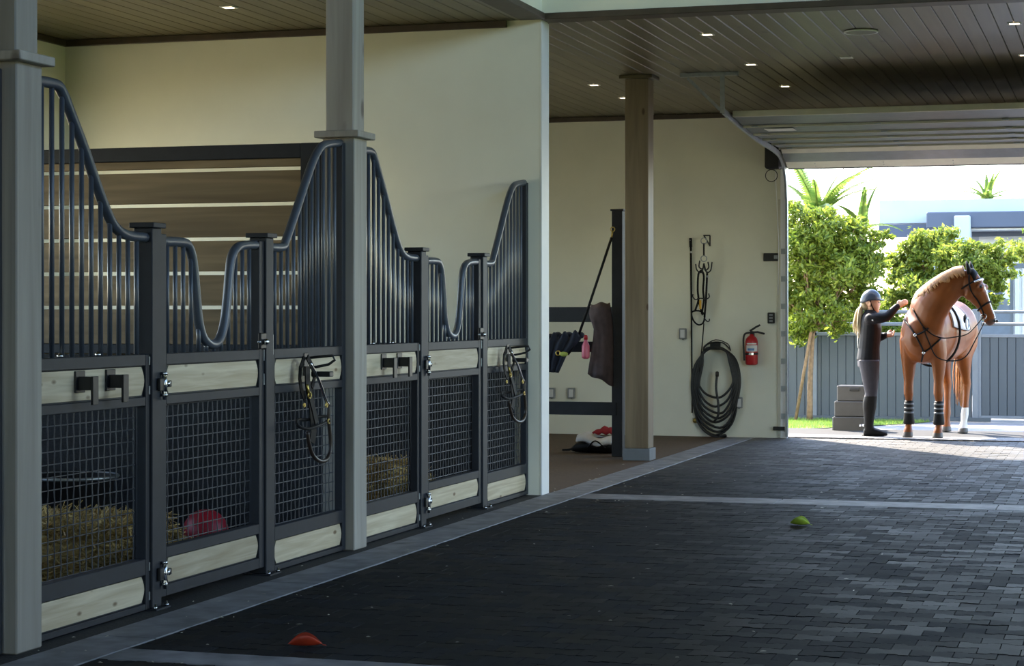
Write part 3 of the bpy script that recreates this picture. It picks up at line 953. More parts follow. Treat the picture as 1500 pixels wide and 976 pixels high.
# hay, heaped blades over a lumpy core
def hay(name, x0, x1, y0, y1, hfun, n, label, seed):
    rg = random.Random(seed)
    mb = MB()
    nx, ny = 12, 10
    vs, fs = [], []
    for i in range(nx + 1):
        for j in range(ny + 1):
            u, v = i / nx, j / ny
            e = 0.0 if i in (0, nx) or j in (0, ny) else 1.0
            h = hfun(u, v) * (0.93 + 0.1 * noise.noise((u * 5, v * 5, seed)))
            vs.append((x0 + (x1 - x0) * u, y0 + (y1 - y0) * v, max(0.004, h * e)))
    for i in range(nx):
        for j in range(ny):
            a = i * (ny + 1) + j
            fs.append((a, a + 1, a + ny + 2, a + ny + 1))
    mb.add(vs, fs, True)
    for k in range(n):
        u, v = rg.uniform(0.0, 1), rg.uniform(0.0, 1)
        side = rg.random()
        if side < 0.45:
            u, v = (rg.uniform(0, 1), 0.02) if side < 0.25 else ((0.02 if side < .35 else 0.98), rg.uniform(0, 1))
            hz = hfun(min(max(u, .09), .91), min(max(v, .11), .89)) * rg.uniform(0.02, 1.0)
        else:
            hz = hfun(u, v)
        p = Vector((x0 + (x1 - x0) * u, y0 + (y1 - y0) * v, hz + rg.uniform(0, 0.02)))
        d = Vector((rg.gauss(0, 1), rg.gauss(0, 1), rg.gauss(0, 0.45))).normalized() * rg.uniform(0.03, 0.08)
        w = d.cross(Vector((rg.gauss(0, 1), rg.gauss(0, 1), rg.gauss(0, 1)))).normalized() * rg.uniform(0.0018, 0.004)
        q = p + d + Vector((0, 0, -0.01))
        if q.z < 0.003: q.z = 0.003
        if p.z < 0.003: p.z = 0.003
        mb.add([p - w, p + w, q + w, q - w], [(0, 1, 2, 3)])
    o = mb.build(name, 'hay', None, recalc=False)
    return tag(o, label, 'hay', kind='stuff')
ha, hb = on_y(50, 800, 5.0).x, on_y(197, 800, 5.0).x
def block(u, v):
    return 0.37 * min(1, (1 - max(0, (abs(u - .5) - .36)) * 4)) * min(1, 0.72 + u * 1.2 if u < .22 else 1)
hay('hay_pile', ha, hb, 4.72, 5.45, block, 9000, 'big block of golden hay behind the nearest wire mesh', 1)
hc, hd = on_y(536, 740, 5.0).x, on_y(604, 740, 5.0).x
hay('hay_pile', hc - 0.4, hd, 4.72, 5.6, lambda u, v: 0.40 * max(0.05, min(1, 1.45 - 1.2 * u)), 6000, 'sloping hay pile behind the mesh right of the middle timber post', 2)
he = on_y(256, 785, 4.85).x
hay('hay_pile', he - 0.02, he + 0.17, 4.72, 4.95, lambda u, v: 0.20 * (1 - u * 0.5), 1500, 'small heap of hay beside the red ball', 5)

# ball
dep = 11.7
rr = (301 - CX) / F * dep
bc = Vector((dep * CT + rr * ST, dep * ST - rr * CT, 0.135))
b = MB().ball(bc, 0.135, 24, 16)
bo = b.build('play_ball', 'red_ball')
tag(bo, 'red rubber play ball on the floor behind the nearest stall door', 'ball')
# water tub and manger seen through the nearest mesh
tb = on_y(105, 700, 6.0)
t = thing('water_tub', (tb.x, 6.0, 0.42), 'black plastic water tub with a grey rim in the nearest stall', 'tub')
m = MB()
prof = [(0.20, 0.0), (0.25, 0.42), (0.265, 0.43), (0.265, 0.45), (0.24, 0.45), (0.19, 0.02)]
m.lathe(prof, (tb.x, 6.0, 0.0), 24); m.build('tub_body', 'black_plastic', t)
m = MB(); ring_pts = [Vector((tb.x + 0.27 * math.cos(2 * math.pi * k / 24), 6.0 + 0.27 * math.sin(2 * math.pi * k / 24), 0.445)) for k in range(24)]
m.tube(ring_pts, 0.012, 6, closed=True); m.build('tub_rim', 'galv', t)
tb = on_y(150, 650, 6.6)
t = thing('corner_manger', (tb.x, 6.6, 0.55), 'dark corner manger with a pale metal lip behind the water tub', 'manger')
m = MB().box(tb.x - 0.28, tb.x + 0.28, 6.45, 6.85, 0.0, 0.82, 0.03); m.build('manger_body', 'black_plastic', t)
m = MB().box(tb.x - 0.30, tb.x + 0.30, 6.43, 6.47, 0.82, 0.87, 0.01); m.build('manger_lip', 'galv', t)

# ================================================================== CEILING FITTINGS
def downlight(x, y, label, lit=True, power=12.0):
    t = thing('downlight', (x, y, ZC - 0.004), label, 'ceiling light', 'square recessed downlights')
    f, h = MB(), 0.054
    for (a, b, c, d) in ((-h, h, -h, -h + .016), (-h, h, h - .016, h), (-h, -h + .016, -h + .016, h - .016), (h - .016, h, -h + .016, h - .016)):
        f.box(x + a, x + b, y + c, y + d, ZC - 0.007, ZC - 0.0005)
    f.build('light_trim', 'white_trim', t)
    MB().box(x - h + .016, x + h - .016, y - h + .016, y + h - .016, ZC - 0.004, ZC - 0.001).build('light_lens', 'lamp' if lit else 'lamp_off', t)
    if lit:
        d = bpy.data.lights.new('downlight_beam', 'SPOT')
        d.energy = power; d.color = (1.0, 0.84, 0.42); d.spot_size = R(130); d.spot_blend = 0.8; d.shadow_soft_size = 0.05
        o = bpy.data.objects.new('downlight_beam', d); COL.objects.link(o); o.parent = t; o.location = (0, 0, -0.03)
    return t
for px, py, lb in ((335, 10, 'square downlight in the ceiling over the near stalls'), (870, 124, 'square downlight left of the pine post, nearer the cross wall'),
                   (914, 143, 'square downlight partly hidden by the pine post'), (1036, 50, 'square downlight above the aisle, nearest the white header on the left'),
                   (1100, 94, 'square downlight above the aisle, right of the track hanger'), (1150, 126, 'square downlight above the aisle, closest to the roll-up door'),
                   (1486, 34, 'square downlight at the right edge of the photo, near the top'), (1501, 80, 'square downlight cut by the right edge of the photo')):
    p = on_floor(px, py, ZC)
    downlight(p.x, p.y, lb)
p = on_floor(1240, 84, ZC); downlight(p.x, p.y, 'dim square downlight below the round speaker', False)
# two more stall lights outside the frame continue the row
p = on_floor(1261, 45, ZC)
t = thing('ceiling_speaker', (p.x, p.y, ZC - 0.01), 'round flush speaker in the plank ceiling above the aisle', 'speaker')
MB().lathe([(0.125, -0.002), (0.135, -0.008), (0.135, -0.014), (0.12, -0.016), (0.02, -0.014)], (p.x, p.y, ZC), 28).build('speaker_grille', 'plank', t)
MB().tube([Vector((p.x + 0.132 * math.cos(2 * math.pi * k / 28), p.y + 0.132 * math.sin(2 * math.pi * k / 28), ZC - 0.011)) for k in range(28)], 0.008, 6, closed=True).build('speaker_rim', 'white_trim', t)

# ================================================================== ROLL-UP DOOR
t = thing('sectional_door', (20.5, 1.2, 3.1), 'grey steel sectional door rolled up under the ceiling', 'garage door')
xs = [19.05, 19.58, 20.13, 20.68, 21.23, 21.70]
zs = []
for x, py in zip(xs, (162.5, 178, 190, 198, 205.5, 212)):
    zs.append(on_x(1400, py, x).z)
y0, y1 = DOOR_R - 0.1, 3.62
MB().box(xs[0] - 0.045, xs[0] - 0.001, y0, y1, zs[0], zs[0] + 0.058, 0.004).build('top_edge', 'door_edge', t)
def slab(mb, xa, za, xb, zb, th):
    d = Vector((xb - xa, 0, zb - za)).normalized(); up = Vector((-d.z, 0, d.x)) * th
    pts = [Vector((xa, 0, za)), Vector((xb, 0, zb)), Vector((xb, 0, zb)) + up, Vector((xa, 0, za)) + up]
    vs = [p + Vector((0, y0, 0)) for p in pts] + [p + Vector((0, y1, 0)) for p in pts]
    mb.add(vs, [(3, 2, 1, 0), (4, 5, 6, 7), (0, 1, 5, 4), (1, 2, 6, 5), (2, 3, 7, 6), (3, 0, 4, 7)])
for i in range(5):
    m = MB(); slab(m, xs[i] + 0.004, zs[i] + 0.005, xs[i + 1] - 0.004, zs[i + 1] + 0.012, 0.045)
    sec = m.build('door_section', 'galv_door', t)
    m = MB().box(xs[i + 1] - 0.022, xs[i + 1] - 0.004, y0, y1, zs[i + 1] - 0.008, zs[i + 1] + 0.018)
    m.build('section_edge', 'door_edge', sec)
    for yy in (3.5, 2.3, 1.1, -0.1):
        m = MB().box(xs[i + 1] - 0.06, xs[i + 1] + 0.03, yy - 0.03, yy + 0.03, zs[i + 1] - 0.004, zs[i + 1] + 0.004)
        m.build('section_hinge', 'galv', sec)
# bottom section coming round the bend: upper lip, face, bottom rail
zb0 = on_x(1400, 211.5, 21.82).z; zb1 = on_x(1400, 219, 21.90).z; zb2 = on_x(1400, 232, 22.12).z; zb3 = on_x(1400, 241.5, 22.30).z
m = MB(); slab(m, 21.82, zb0, 21.90, zb1, 0.03); s5 = m.build('door_section', 'door_edge', t)
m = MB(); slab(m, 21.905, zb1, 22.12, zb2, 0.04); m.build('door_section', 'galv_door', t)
m = MB(); slab(m, 22.125, zb2, 22.30, zb3, 0.04); s6 = m.build('bottom_rail', 'door_edge', t)
m = MB(); slab(m, 22.30, zb3 + 0.001, 22.33, zb3 - 0.012, 0.045); m.build('weather_seal', 'black_plastic', t)
for yy in (3.3, 2.55, 1.8, 1.05, 0.3):
    for q in (0.3, 0.7):
        MB().ball((22.125 + 0.175 * q, yy, zb2 + (zb3 - zb2) * q - 0.002), 0.006, 8, 6).build('rivet', 'galv', s6)
lab = MB(); xl = 19.80; p = on_x(1143, 188, xl)
za = zs[1] + (zs[2] - zs[1]) * (xl - xs[1]) / (xs[2] - xs[1])
lab.box(xl - 0.13, xl + 0.13, p.y - 0.14, p.y + 0.14, za - 0.004, za + 0.001)
lab.build('rating_label', 'white_label', t)

# track with its ceiling hanger
t = thing('door_track', (20.5, 3.66, 0.0), 'galvanised steel door track hung from the plank ceiling, left side', 'door track')
yt = 3.655
path = [(18.72, yt, 3.33), (19.6, yt, 3.27), (20.6, yt, 3.215), (21.6, yt, 3.185), (22.05, yt, 3.13), (22.30, yt, 2.97), (22.40, yt, 2.72), (22.43, yt, 2.4), (22.44, yt, 0.02)]
MB().strap(smooth_path(path, 5), 0.055, 0.025, (0, -1, 0)).build('rail', 'galv', t)
h = MB()
h.box(18.66, 18.70, 3.50, 4.06, ZC - 0.04, ZC - 0.003); h.build('ceiling_angle', 'galv', t)
h = MB().box(18.665, 18.70, yt - 0.02, yt + 0.02, 3.31, ZC - 0.04); h.build('hanger_strut', 'galv', t)
h = MB()
a, b = Vector((18.675, 3.99, ZC - 0.05)), Vector((18.675, yt + 0.02, 3.34))
h.strap([a, b], 0.03, 0.006, (-1, 0, 0)); h.build('hanger_brace', 'galv', t)
z = 2.2
for k in range(7):
    MB().box(XW - 0.09, XW - 0.001, yt + 0.02, yt + 0.07, 0.22 + k * 0.31, 0.28 + k * 0.31).build('wall_bracket', 'galv', t)
MB().box(XW - 0.05, XW - 0.001, yt + 0.075, yt + 0.11, 0.02, 2.7).build('wall_angle', 'door_edge', t)
MB().box(XW - 0.10, XW - 0.02, yt + 0.03, yt + 0.16, 0.09, 0.13, 0.003).build('slide_lock', 'black_metal', t)
MB().box(XW - 0.06, XW - 0.004, 3.66, 3.735, 0.0, DOOR_T - 0.1).build('stop_moulding', 'white_trim', t)

# opener motor and cord
p = on_x(1130, 226, 22.3)
t = thing('door_opener', (22.3, p.y, 3.0), 'black wall-mounted door opener above the fire extinguisher', 'door opener')
MB().box(22.36, XW - 0.002, p.y - 0.09, p.y + 0.09, 3.04, 3.34, 0.02).build('motor_case', 'black_plastic', t)
m = MB(); ring(m, (22.42, p.y + 0.02, 2.965), 0.068, 0.0045, 18, 'X'); m.build('cord_loop', 'black_plastic', t)
MB().tube([(22.43, p.y - 0.02, 3.05), (22.43, p.y - 0.06, 2.2), (22.44, p.y - 0.05, 1.62)], 0.004, 6).build('cord', 'white_trim', t)
p = on_x(1131, 377, XW)
t = thing('photo_eye_bracket', (XW - 0.04, p.y, p.z - 0.05), 'flat black metal bar on the wall beside the door track', 'bracket')
MB().box(XW - 0.05, XW - 0.002, p.y - 0.09, p.y + 0.09, p.z - 0.045, p.z + 0.045, 0.004).build('bracket_body', 'black_metal', t)
MB().box(XW - 0.056, XW - 0.05, p.y - 0.07, p.y - 0.03, p.z - 0.02, p.z + 0.02).build('bracket_tab', 'galv', t)
p = on_x(1130, 466, XW)
t = thing('wall_keypad', (XW - 0.02, p.y, p.z - 0.06), 'small black door keypad on the wall above the extinguisher', 'keypad')
MB().box(XW - 0.03, XW - 0.002, p.y - 0.04, p.y + 0.04, p.z - 0.062, p.z + 0.062, 0.006).build('keypad_case', 'black_plastic', t)
for i in range(3):
    MB().box(XW - 0.034, XW - 0.03, p.y - 0.02, p.y + 0.02, p.z - 0.045 + i * 0.035, p.z - 0.025 + i * 0.035, 0.001).build('keypad_button', 'grey_box', t)

# ================================================================== END WALL FITTINGS
def W(px, py, off=0.0):
    return on_x(px, py, XW - off)
# fire extinguisher
p = W(1101, 535, 0.08)
t = thing('fire_extinguisher', p, 'red fire extinguisher with a white and blue label hung on the end wall', 'fire extinguisher')
x, y, z = p
MB().lathe([(0.05, 0), (0.066, 0.008), (0.07, 0.02), (0.07, 0.27), (0.062, 0.30), (0.04, 0.325), (0.024, 0.335), (0.024, 0.35)], p, 24).build('cylinder', 'red', t)
def label_band(h0, h1, a0, a1, r, mat, nm):
    m = MB(); n = 10; vs = []
    for k in range(n + 1):
        a = a0 + (a1 - a0) * k / n
        for h in (h0, h1):
            vs.append((x + r * math.cos(a), y + r * math.sin(a), z + h))
    m.add(vs, [(2 * k, 2 * k + 2, 2 * k + 3, 2 * k + 1) for k in range(n)], True)
    return m.build(nm, mat, t)
label_band(0.155, 0.225, R(135), R(255), 0.0712, 'white_label', 'label')
label_band(0.165, 0.192, R(150), R(215), 0.0718, 'blue_label', 'label_print')
label_band(0.235, 0.25, R(140), R(240), 0.0714, 'white_label', 'label')
MB().lathe([(0.0735, 0.118), (0.0735, 0.14)], p, 24).build('wall_strap', 'black_metal', t)
label_band(0.116, 0.142, R(165), R(205), 0.0745, 'chrome', 'strap_buckle')
MB().lathe([(0.02, 0.35), (0.02, 0.385)], p, 12).build('valve', 'black_metal', t)
h = MB()
h.strap([(x, y + 0.02, z + 0.385), (x - 0.01, y - 0.05, z + 0.43), (x - 0.01, y - 0.10, z + 0.455)], 0.022, 0.008, (-1, 0, 0))
h.strap([(x, y, z + 0.37), (x - 0.01, y - 0.07, z + 0.375), (x - 0.01, y - 0.15, z + 0.355)], 0.022, 0.008, (-1, 0, 0))
h.build('handle', 'black_metal', t)
MB().tube(smooth_path([(x, y + 0.01, z + 0.37), (x - 0.02, y + 0.07, z + 0.355), (x - 0.02, y + 0.09, z + 0.29), (x - 0.02, y + 0.085, z + 0.14), (x - 0.02, y + 0.08, z + 0.05)], 5), 0.0105, 8).build('discharge_hose', 'black_plastic', t)
MB().box(XW - 0.014, XW - 0.002, y - 0.02, y + 0.02, z + 0.10, z + 0.36).build('wall_hook', 'black_metal', t)

# outlets
def outlet(px, py, label):
    p = W(px, py)
    t = thing('outlet_box', (XW - 0.02, p.y, p.z - 0.06), label, 'outlet', 'grey outlet boxes on the end wall')
    MB().box(XW - 0.05, XW - 0.002, p.y - 0.042, p.y + 0.042, p.z - 0.062, p.z + 0.062, 0.006).build('outlet_case', 'grey_box', t)
    MB().box(XW - 0.056, XW - 0.05, p.y - 0.026, p.y + 0.026, p.z - 0.045, p.z + 0.045, 0.002).build('outlet_cover', 'white_label', t)
    MB().lathe([(0.01, -0.07), (0.01, -0.02)], (XW - 0.02, p.y - 0.0, p.z), 8).build('conduit', 'grey_box', t)
outlet(838, 576, 'grey outlet box low on the end wall, under the hanging coat')
outlet(809, 576, 'grey outlet box low on the end wall, half hidden by the cross wall')
outlet(1001, 489, 'grey outlet box left of the hanging bridle')
outlet(1083, 590, 'grey outlet box behind the right side of the hose coil')

# hose on its hanger
p = W(1048, 510)
t = thing('hose_hanger', (XW - 0.05, p.y, p.z - 0.05), 'black wire hose hanger on the end wall, carrying the hose coil', 'hose hanger')
m = MB()
for off in (0.02, 0.17):
    m.tube(smooth_path([W(1030, 512, off), W(1036, 505, off), W(1048, 501, off), W(1060, 503, off), W(1070, 512, off)], 4), 0.007, 6)
m.tube(smooth_path([W(1031, 514, .17), W(1032, 507, .19), W(1048, 498, .2), W(1066, 504, .19), W(1070, 514, .17)], 4), 0.006, 6)
for a in ((1030, 512), (1042, 502), (1056, 502), (1070, 512)):
    m.tube([W(*a, .0), W(*a, .18)], 0.006, 6)
m.build('hanger_wires', 'black_metal', t)
MB().box(XW - 0.012, XW - 0.002, p.y - 0.06, p.y + 0.06, p.z - 0.02, p.z + 0.07).build('hanger_plate', 'black_metal', t)
t = thing('garden_hose', (XW - 0.1, p.y, 0.02), 'black rubber hose coiled on the end wall hanger', 'hose')
coil = [(1013.5, 1084, 638, 602), (1015, 1082, 633, 598), (1016, 1083, 627, 600), (1018, 1081, 619, 592), (1019, 1080, 613, 590), (1021, 1078, 606, 584), (1022, 1076, 596, 575), (1024, 1074, 583, 560)]
hp = []
for k, (l, r, b, sb) in enumerate(coil):
    o = 0.045 + 0.016 * k
    hp += [W(1034 - k * .4, 513 + (k % 3), o), W(l + 5, 535, o), W(l, 560, o), W(l + 2, 560 + (b - 560) * 0.36, o), W(l + 11, 560 + (b - 560) * 0.78, o),
           W(1048 + (k % 3) * 3, b, o), W(r - 12, 560 + (b - 560) * 0.78, o), W(r - 3, 560 + (b - 560) * 0.3, o), W(r, 555, o), W(r - 6, 528, o), W(1064, 514 + (k % 2), o), W(1050, 509, o)]
MB().tube(smooth_path(hp, 4), 0.0135, 7).build('hose_coil', 'rubber_hose', t)
MB().tube(smooth_path([W(1050, 550, .16), W(1049, 570, .17), W(1052, 590, .17), W(1052, 608, .17), W(1046, 618, .16)], 5), 0.0135, 7).build('hose_end', 'rubber_hose', t)
MB().lathe([(0.014, 0), (0.02, 0.005), (0.02, 0.05), (0.012, 0.06)], W(1050.5, 552, .16), 10).build('hose_coupling', 'brown_leather', t)
MB().tube(smooth_path([W(1019, 612, .05), W(1028, 627, .09), W(1040, 637, .12), W(1052, 640.5, .15), W(1062, 640, .16), W(1062, 637.5, .18), W(1054, 639, .22)], 5), 0.0135, 7).build('hose_tail', 'rubber_hose', t)
MB().lathe([(0.03, -0.06), (0.03, -0.02), (0.018, -0.015), (0.018, 0.0)], W(1020, 616, 0.004), 12, 'X').build('wall_spigot', 'brass', t)

# lunge whip
p = W(1011, 350)
t = thing('lunge_whip', (XW - 0.03, p.y, 0.3), 'long black whip hanging straight down left of the bridle hook', 'whip')
MB().tube([W(1012, 360, .03), W(1013, 480, .03), W(1014, 605, .03)], [0.012, 0.010, 0.007], 8).build('whip_shaft', 'leather', t)
MB().tube([W(1011.5, 349, .03), W(1012, 362, .03)], 0.017, 8).build('whip_cap', 'leather', t)
MB().tube([W(1012.5, 368, .03), W(1012.5, 371, .03)], 0.0145, 8).build('whip_band', 'white_label', t)
MB().tube([W(1011, 352, .0), W(1011, 352, .05)], 0.006, 6).build('whip_peg', 'galv', t)

# tack hook with bridle
p = W(1034, 345)
t = thing('tack_hook', (XW - 0.05, p.y, p.z - 0.35), 'black bracket with a four-pronged tack hook on the end wall', 'hook')
m = MB()
m.tube([W(1031, 345, 0), W(1031, 345, .16), W(1040, 360, .0)], 0.008, 6); m.tube([W(1040, 345, 0), W(1040, 361, 0)], 0.008, 6); m.tube([W(1031, 345, .01), W(1040, 345, .01)], 0.008, 6)
m.build('wall_bracket', 'black_metal', t)
m = MB(); ring(m, W(1031, 353, .15), 0.034, 0.005, 16, 'X'); ring(m, W(1031, 379, .15), 0.034, 0.005, 16, 'X'); m.build('ring', 'galv', t)
m = MB().strap([W(1031, 356, .15), W(1031, 375, .15)], 0.018, 0.006, (-1, 0, 0)); m.build('hanging_strap', 'leather', t)
m = MB()
for a in (((1031, 386), (1028, 399), (1021, 396), (1019, 387)), ((1031, 386), (1035, 399), (1041, 396), (1043, 384)), ((1031, 386), (1033, 396), (1038, 392), (1037, 384)), ((1031, 386), (1029, 394), (1024, 391), (1025, 382))):
    m.tube(smooth_path([W(*q, .15 + 0.02 * (i % 2)) for i, q in enumerate(a)], 5), 0.008, 6)
m.build('prongs', 'black_metal', t)
p = W(1028, 440)
t = thing('hanging_bridle', (XW - 0.08, p.y, p.z - 0.3), 'dark leather bridle with a yellow tag hanging from the tack hook', 'bridle')
def strap_px(pts, w, mat, nm, off=0.12, closed=False):
    m = MB(); m.strap(smooth_path([W(a, b, off) for a, b in pts], 4, closed), w, 0.006, (-1, 0, 0), closed); return m.build(nm, mat, t)
strap_px([(1028, 396), (1023, 402), (1022, 425), (1023, 440), (1018, 456)], 0.022, 'leather', 'cheek_strap')
strap_px([(1028, 396), (1031, 405), (1030, 425), (1031, 440), (1028, 460)], 0.022, 'leather', 'cheek_strap')
strap_px([(1036, 398), (1035, 420), (1034, 440), (1032, 465)], 0.022, 'leather', 'cheek_strap')
strap_px([(1022, 437), (1026, 452), (1029, 462)], 0.016, 'leather', 'throat_lash')
strap_px([(1013, 460), (1016, 470), (1023, 476), (1030, 473), (1032, 462), (1026, 456), (1016, 456)], 0.018, 'leather', 'nose_band', .12, True)
m = MB()
for a in (((1026, 437), (1019, 439), (1015, 435), (1015, 431)), ((1026, 437), (1035, 438), (1039, 435), (1038, 430)), ((1031, 466), (1036, 471), (1039, 470), (1039, 467))):
    m.tube(smooth_path([W(*q, .13) for q in a], 5), 0.007, 6)
m.build('lower_prongs', 'black_metal', t)
MB().box(XW - 0.145, XW - 0.135, W(1029.5, 0).y - 0.012, W(1029.5, 0).y + 0.012, W(1029, 453).z, W(1029, 440).z, 0.002).build('yellow_tag', 'yellow', t)
MB().ball(W(1036, 405, .12), 0.014, 8, 6).build('buckle', 'galv', t)
MB().tube(smooth_path([W(1031, 474, .12), W(1029, 500, .1), W(1027, 520, .08), W(1024, 545, .17)], 4), 0.007, 6).build('hanging_rein', 'leather', t)

# ================================================================== GROOMING BAY
# pine post on a steel boot
p = on_floor(951.5, 675.5)
x, y = p.x, p.y
t = thing('timber_post', (x + 0.13, y + 0.13, 0), 'knotty pine post standing in a grey steel boot beside the grooming bay', 'post', 'timber posts along the aisle')
MB().box(x, x + 0.265, y, y + 0.265, 0, 0.115, 0.004).build('steel_boot', 'fence_rail', t)
MB().box(x + 0.018, x + 0.247, y + 0.018, y + 0.247, 0.115, ZC - 0.035, 0.006).build('post_shaft', 'post_pine', t)
MB().box(x - 0.03, x + 0.295, y - 0.03, y + 0.295, ZC - 0.035, ZC - 0.003, 0.004).build('post_collar', 'plank', t)
# steel tie rack
XK = 19.12
def K(px, py, off=0.0):
    return on_x(px, py, XK - off)
t = thing('tie_rack', (XK + 0.05, 5.4, 0), 'dark steel tie rack left of the pine post, a tall post with two rails', 'rack')
a, b = K(896, 500).y, K(911.5, 500).y
zt = K(905, 309).z
MB().box(XK, XK + 0.11, b, a, 0, zt, 0.004).build('rack_post', 'steel', t)
MB().box(XK - 0.012, XK + 0.122, b - 0.012, a + 0.012, zt, zt + 0.02, 0.003).build('post_cap', 'steel', t)
for (u, v) in ((500.5, 516), (589, 608)):
    MB().box(XK - 0.006, XK + 0.05, a - 0.05, 7.0, K(850, v).z, K(850, u).z, 0.004).build('rack_rail', 'steel', t)
MB().box(XK, XK + 0.11, 6.9, 7.01, 0, K(850, 500).z - 0.002, 0.004).build('rack_post', 'steel', t)
XK2 = 20.5
t = thing('tie_rail', (XK2, 5.8, 0), 'black steel rail behind the tie rack, at head height of the coat', 'rail')
c = on_x(903, 460, XK2)
MB().box(XK2, XK2 + 0.06, c.y - 0.05, 7.5, on_x(850, 472, XK2).z, on_x(850, 450, XK2).z, 0.006).build('rail_beam', 'steel', t)
MB().box(XK2, XK2 + 0.06, c.y - 0.05, c.y + 0.03, 0, on_x(850, 472, XK2).z, 0.004).build('rail_leg', 'steel', t)
MB().box(XK2, XK2 + 0.06, 7.4, 7.5, 0, on_x(850, 472, XK2).z, 0.004).build('rail_leg', 'steel', t)
# cross tie
t = thing('cross_tie', K(897, 340, .05), 'black cross tie with brass clips slanting down from the tie rack post', 'cross tie')
MB().tube([K(896, 348, .04), K(878, 402, .05), K(862, 450, .06), K(848, 490, .07)], 0.013, 8).build('tie_strap', 'leather', t)
m = MB(); ring(m, K(897.5, 336, .03), 0.022, 0.005, 12, 'X'); m.build('tie_ring', 'brass', t)
MB().tube([K(897.5, 338, .03), K(896, 348, .04)], 0.009, 6).build('tie_snap', 'brass', t)
MB().tube([K(848, 490, .07), K(840, 508, .12), K(832, 520, .13)], 0.010, 6).build('tie_tail', 'leather', t)
# draped things on the rack
def cloth(name, outline_fn, mat, nu=14, nv=12, th=0.012):
    vs = []
    for i in range(nu + 1):
        for j in range(nv + 1):
            vs.append(outline_fn(i / nu, j / nv))
    fs = []
    for i in range(nu):
        for j in range(nv):
            a = i * (nv + 1) + j
            fs.append((a, a + 1, a + nv + 2, a + nv + 1))
    mb = MB().add(vs, fs, True)
    o = mb.build(name, mat)
    md = o.modifiers.new('thickness', 'SOLIDIFY'); md.thickness = th; md.offset = 0
    return o
def lerp_poly(pts, v):
    n = len(pts) - 1; k = min(int(v * n), n - 1); t = v * n - k
    return pts[k][0] + (pts[k + 1][0] - pts[k][0]) * t, pts[k][1] + (pts[k + 1][1] - pts[k][1]) * t
def coat(u, v):
    l = lerp_poly([(866, 446), (863, 462), (870, 480), (868, 505), (864, 530), (861, 548)], v)
    r = lerp_poly([(893, 443), (897, 470), (898, 500), (898, 530), (898, 550), (898, 566)], v)
    f = 0.085 + 0.014 * math.sin(u * 9 + v * 4) * (0.3 + v) + 0.012 * math.sin(u * 21 - v * 5) * v + 0.03 * math.sin(v * 3.1)
    f += 0.07 * math.exp(-((v - 0.12) / 0.13) ** 2) * math.sin(math.pi * min(1, u * 1.2))
    f = f * (1 - 0.9 * u ** 3) - 0.002
    return K(l[0] + (r[0] - l[0]) * u, l[1] + (r[1] - l[1]) * u + 1.5 * math.sin(u * 9), f)
o = cloth('riding_coat', coat, 'mauve')
tag(o, 'mauve-brown coat hanging on the tie rack beside its tall post', 'coat')
def navy(u, v):
    l = lerp_poly([(800, 497), (798, 505), (798, 520), (800, 545)], v)
    r = lerp_poly([(852, 492), (846, 502), (830, 520), (818, 546)], v)
    f = 0.10 + 0.03 * math.sin(u * 17) * (1 - v * .5) + 0.04 * math.sin(v * 3.1)
    py = l[1] + (r[1] - l[1]) * u
    if v < 0.3: py += 6 * (0.3 - v) * (-1 + 1.6 * math.sin(u * 21)) * 2
    return K(l[0] + (r[0] - l[0]) * u, py, f)
o = cloth('saddle_blanket', navy, 'navy', 24, 12)
tag(o, 'crumpled navy blanket draped over the middle rail of the tie rack', 'blanket')
m = MB()
for k in range(9):
    m.ball(K(806 + k * 5.5, 494 + 3 * math.sin(k * 2.1), -0.01), 0.05, 8, 6, (1.2, 0.9, 0.7))
m.build('blanket_fold', 'navy', o)
p = K(826, 519, .16)
t = thing('rope_snap', p, 'green and yellow snap dangling in front of the navy blanket', 'snap')
MB().ball(p, 0.03, 10, 8, (0.6, 1.5, 0.8)).build('snap_body', 'lime', t)
m = MB(); ring(m, p + Vector((0, 0.06, 0.01)), 0.022, 0.007, 12, 'X'); m.build('snap_ring', 'brass', t)
p = K(858, 526, -0.03)
t = thing('spray_bottle', p + Vector((0, 0, -0.0)), 'pink bottle hanging between the navy blanket and the coat', 'bottle')
bz = p
MB().lathe([(0.02, 0.0), (0.038, 0.012), (0.04, 0.03), (0.038, 0.13), (0.02, 0.17), (0.016, 0.19)], K(858, 526, .14), 14).build('bottle_body', 'pink', t)
MB().lathe([(0.02, 0.19), (0.02, 0.225), (0.012, 0.235)], K(858, 526, .14), 12).build('bottle_cap', 'red', t)
# bag, towel and red cloth on the floor
p = on_floor(868, 667) + Vector((0.36, 0.02, 0))
t = thing('grooming_bag', p, 'black grooming bag lying on the brown floor by the tie rack', 'bag')
m = MB()
m.loft([(p + Vector((0.0, 0.30, 0.03)), (0.02, 0, 0), (0, 0, 0.015)), (p + Vector((0, 0.24, 0.05)), (0.10, 0, 0), (0, 0, 0.045)), (p + Vector((0, 0.10, 0.075)), (0.16, 0, 0), (0, 0, 0.075)),
        (p + Vector((0, -0.08, 0.08)), (0.17, 0, 0), (0, 0, 0.08)), (p + Vector((0, -0.2, 0.07)), (0.14, 0, 0), (0, 0, 0.07)), (p + Vector((0, -0.25, 0.06)), (0.05, 0, 0), (0, 0, 0.04))])
m.build('bag_body', 'leather', t)
MB().strap(smooth_path([p + Vector((-.05, 0.22, 0.05)), p + Vector((-.06, 0.30, 0.03)), p + Vector((-.02, 0.37, 0.022)), p + Vector((0.05, 0.34, 0.02))], 4), 0.04, 0.02, (0, 0, 1)).build('bag_strap', 'leather', t)
MB().tube(smooth_path([p + Vector((-.17, 0.08, 0.06)), p + Vector((-.18, 0.0, 0.13)), p + Vector((-.17, -0.1, 0.06))], 5), 0.008, 6).build('bag_handle', 'leather', t)
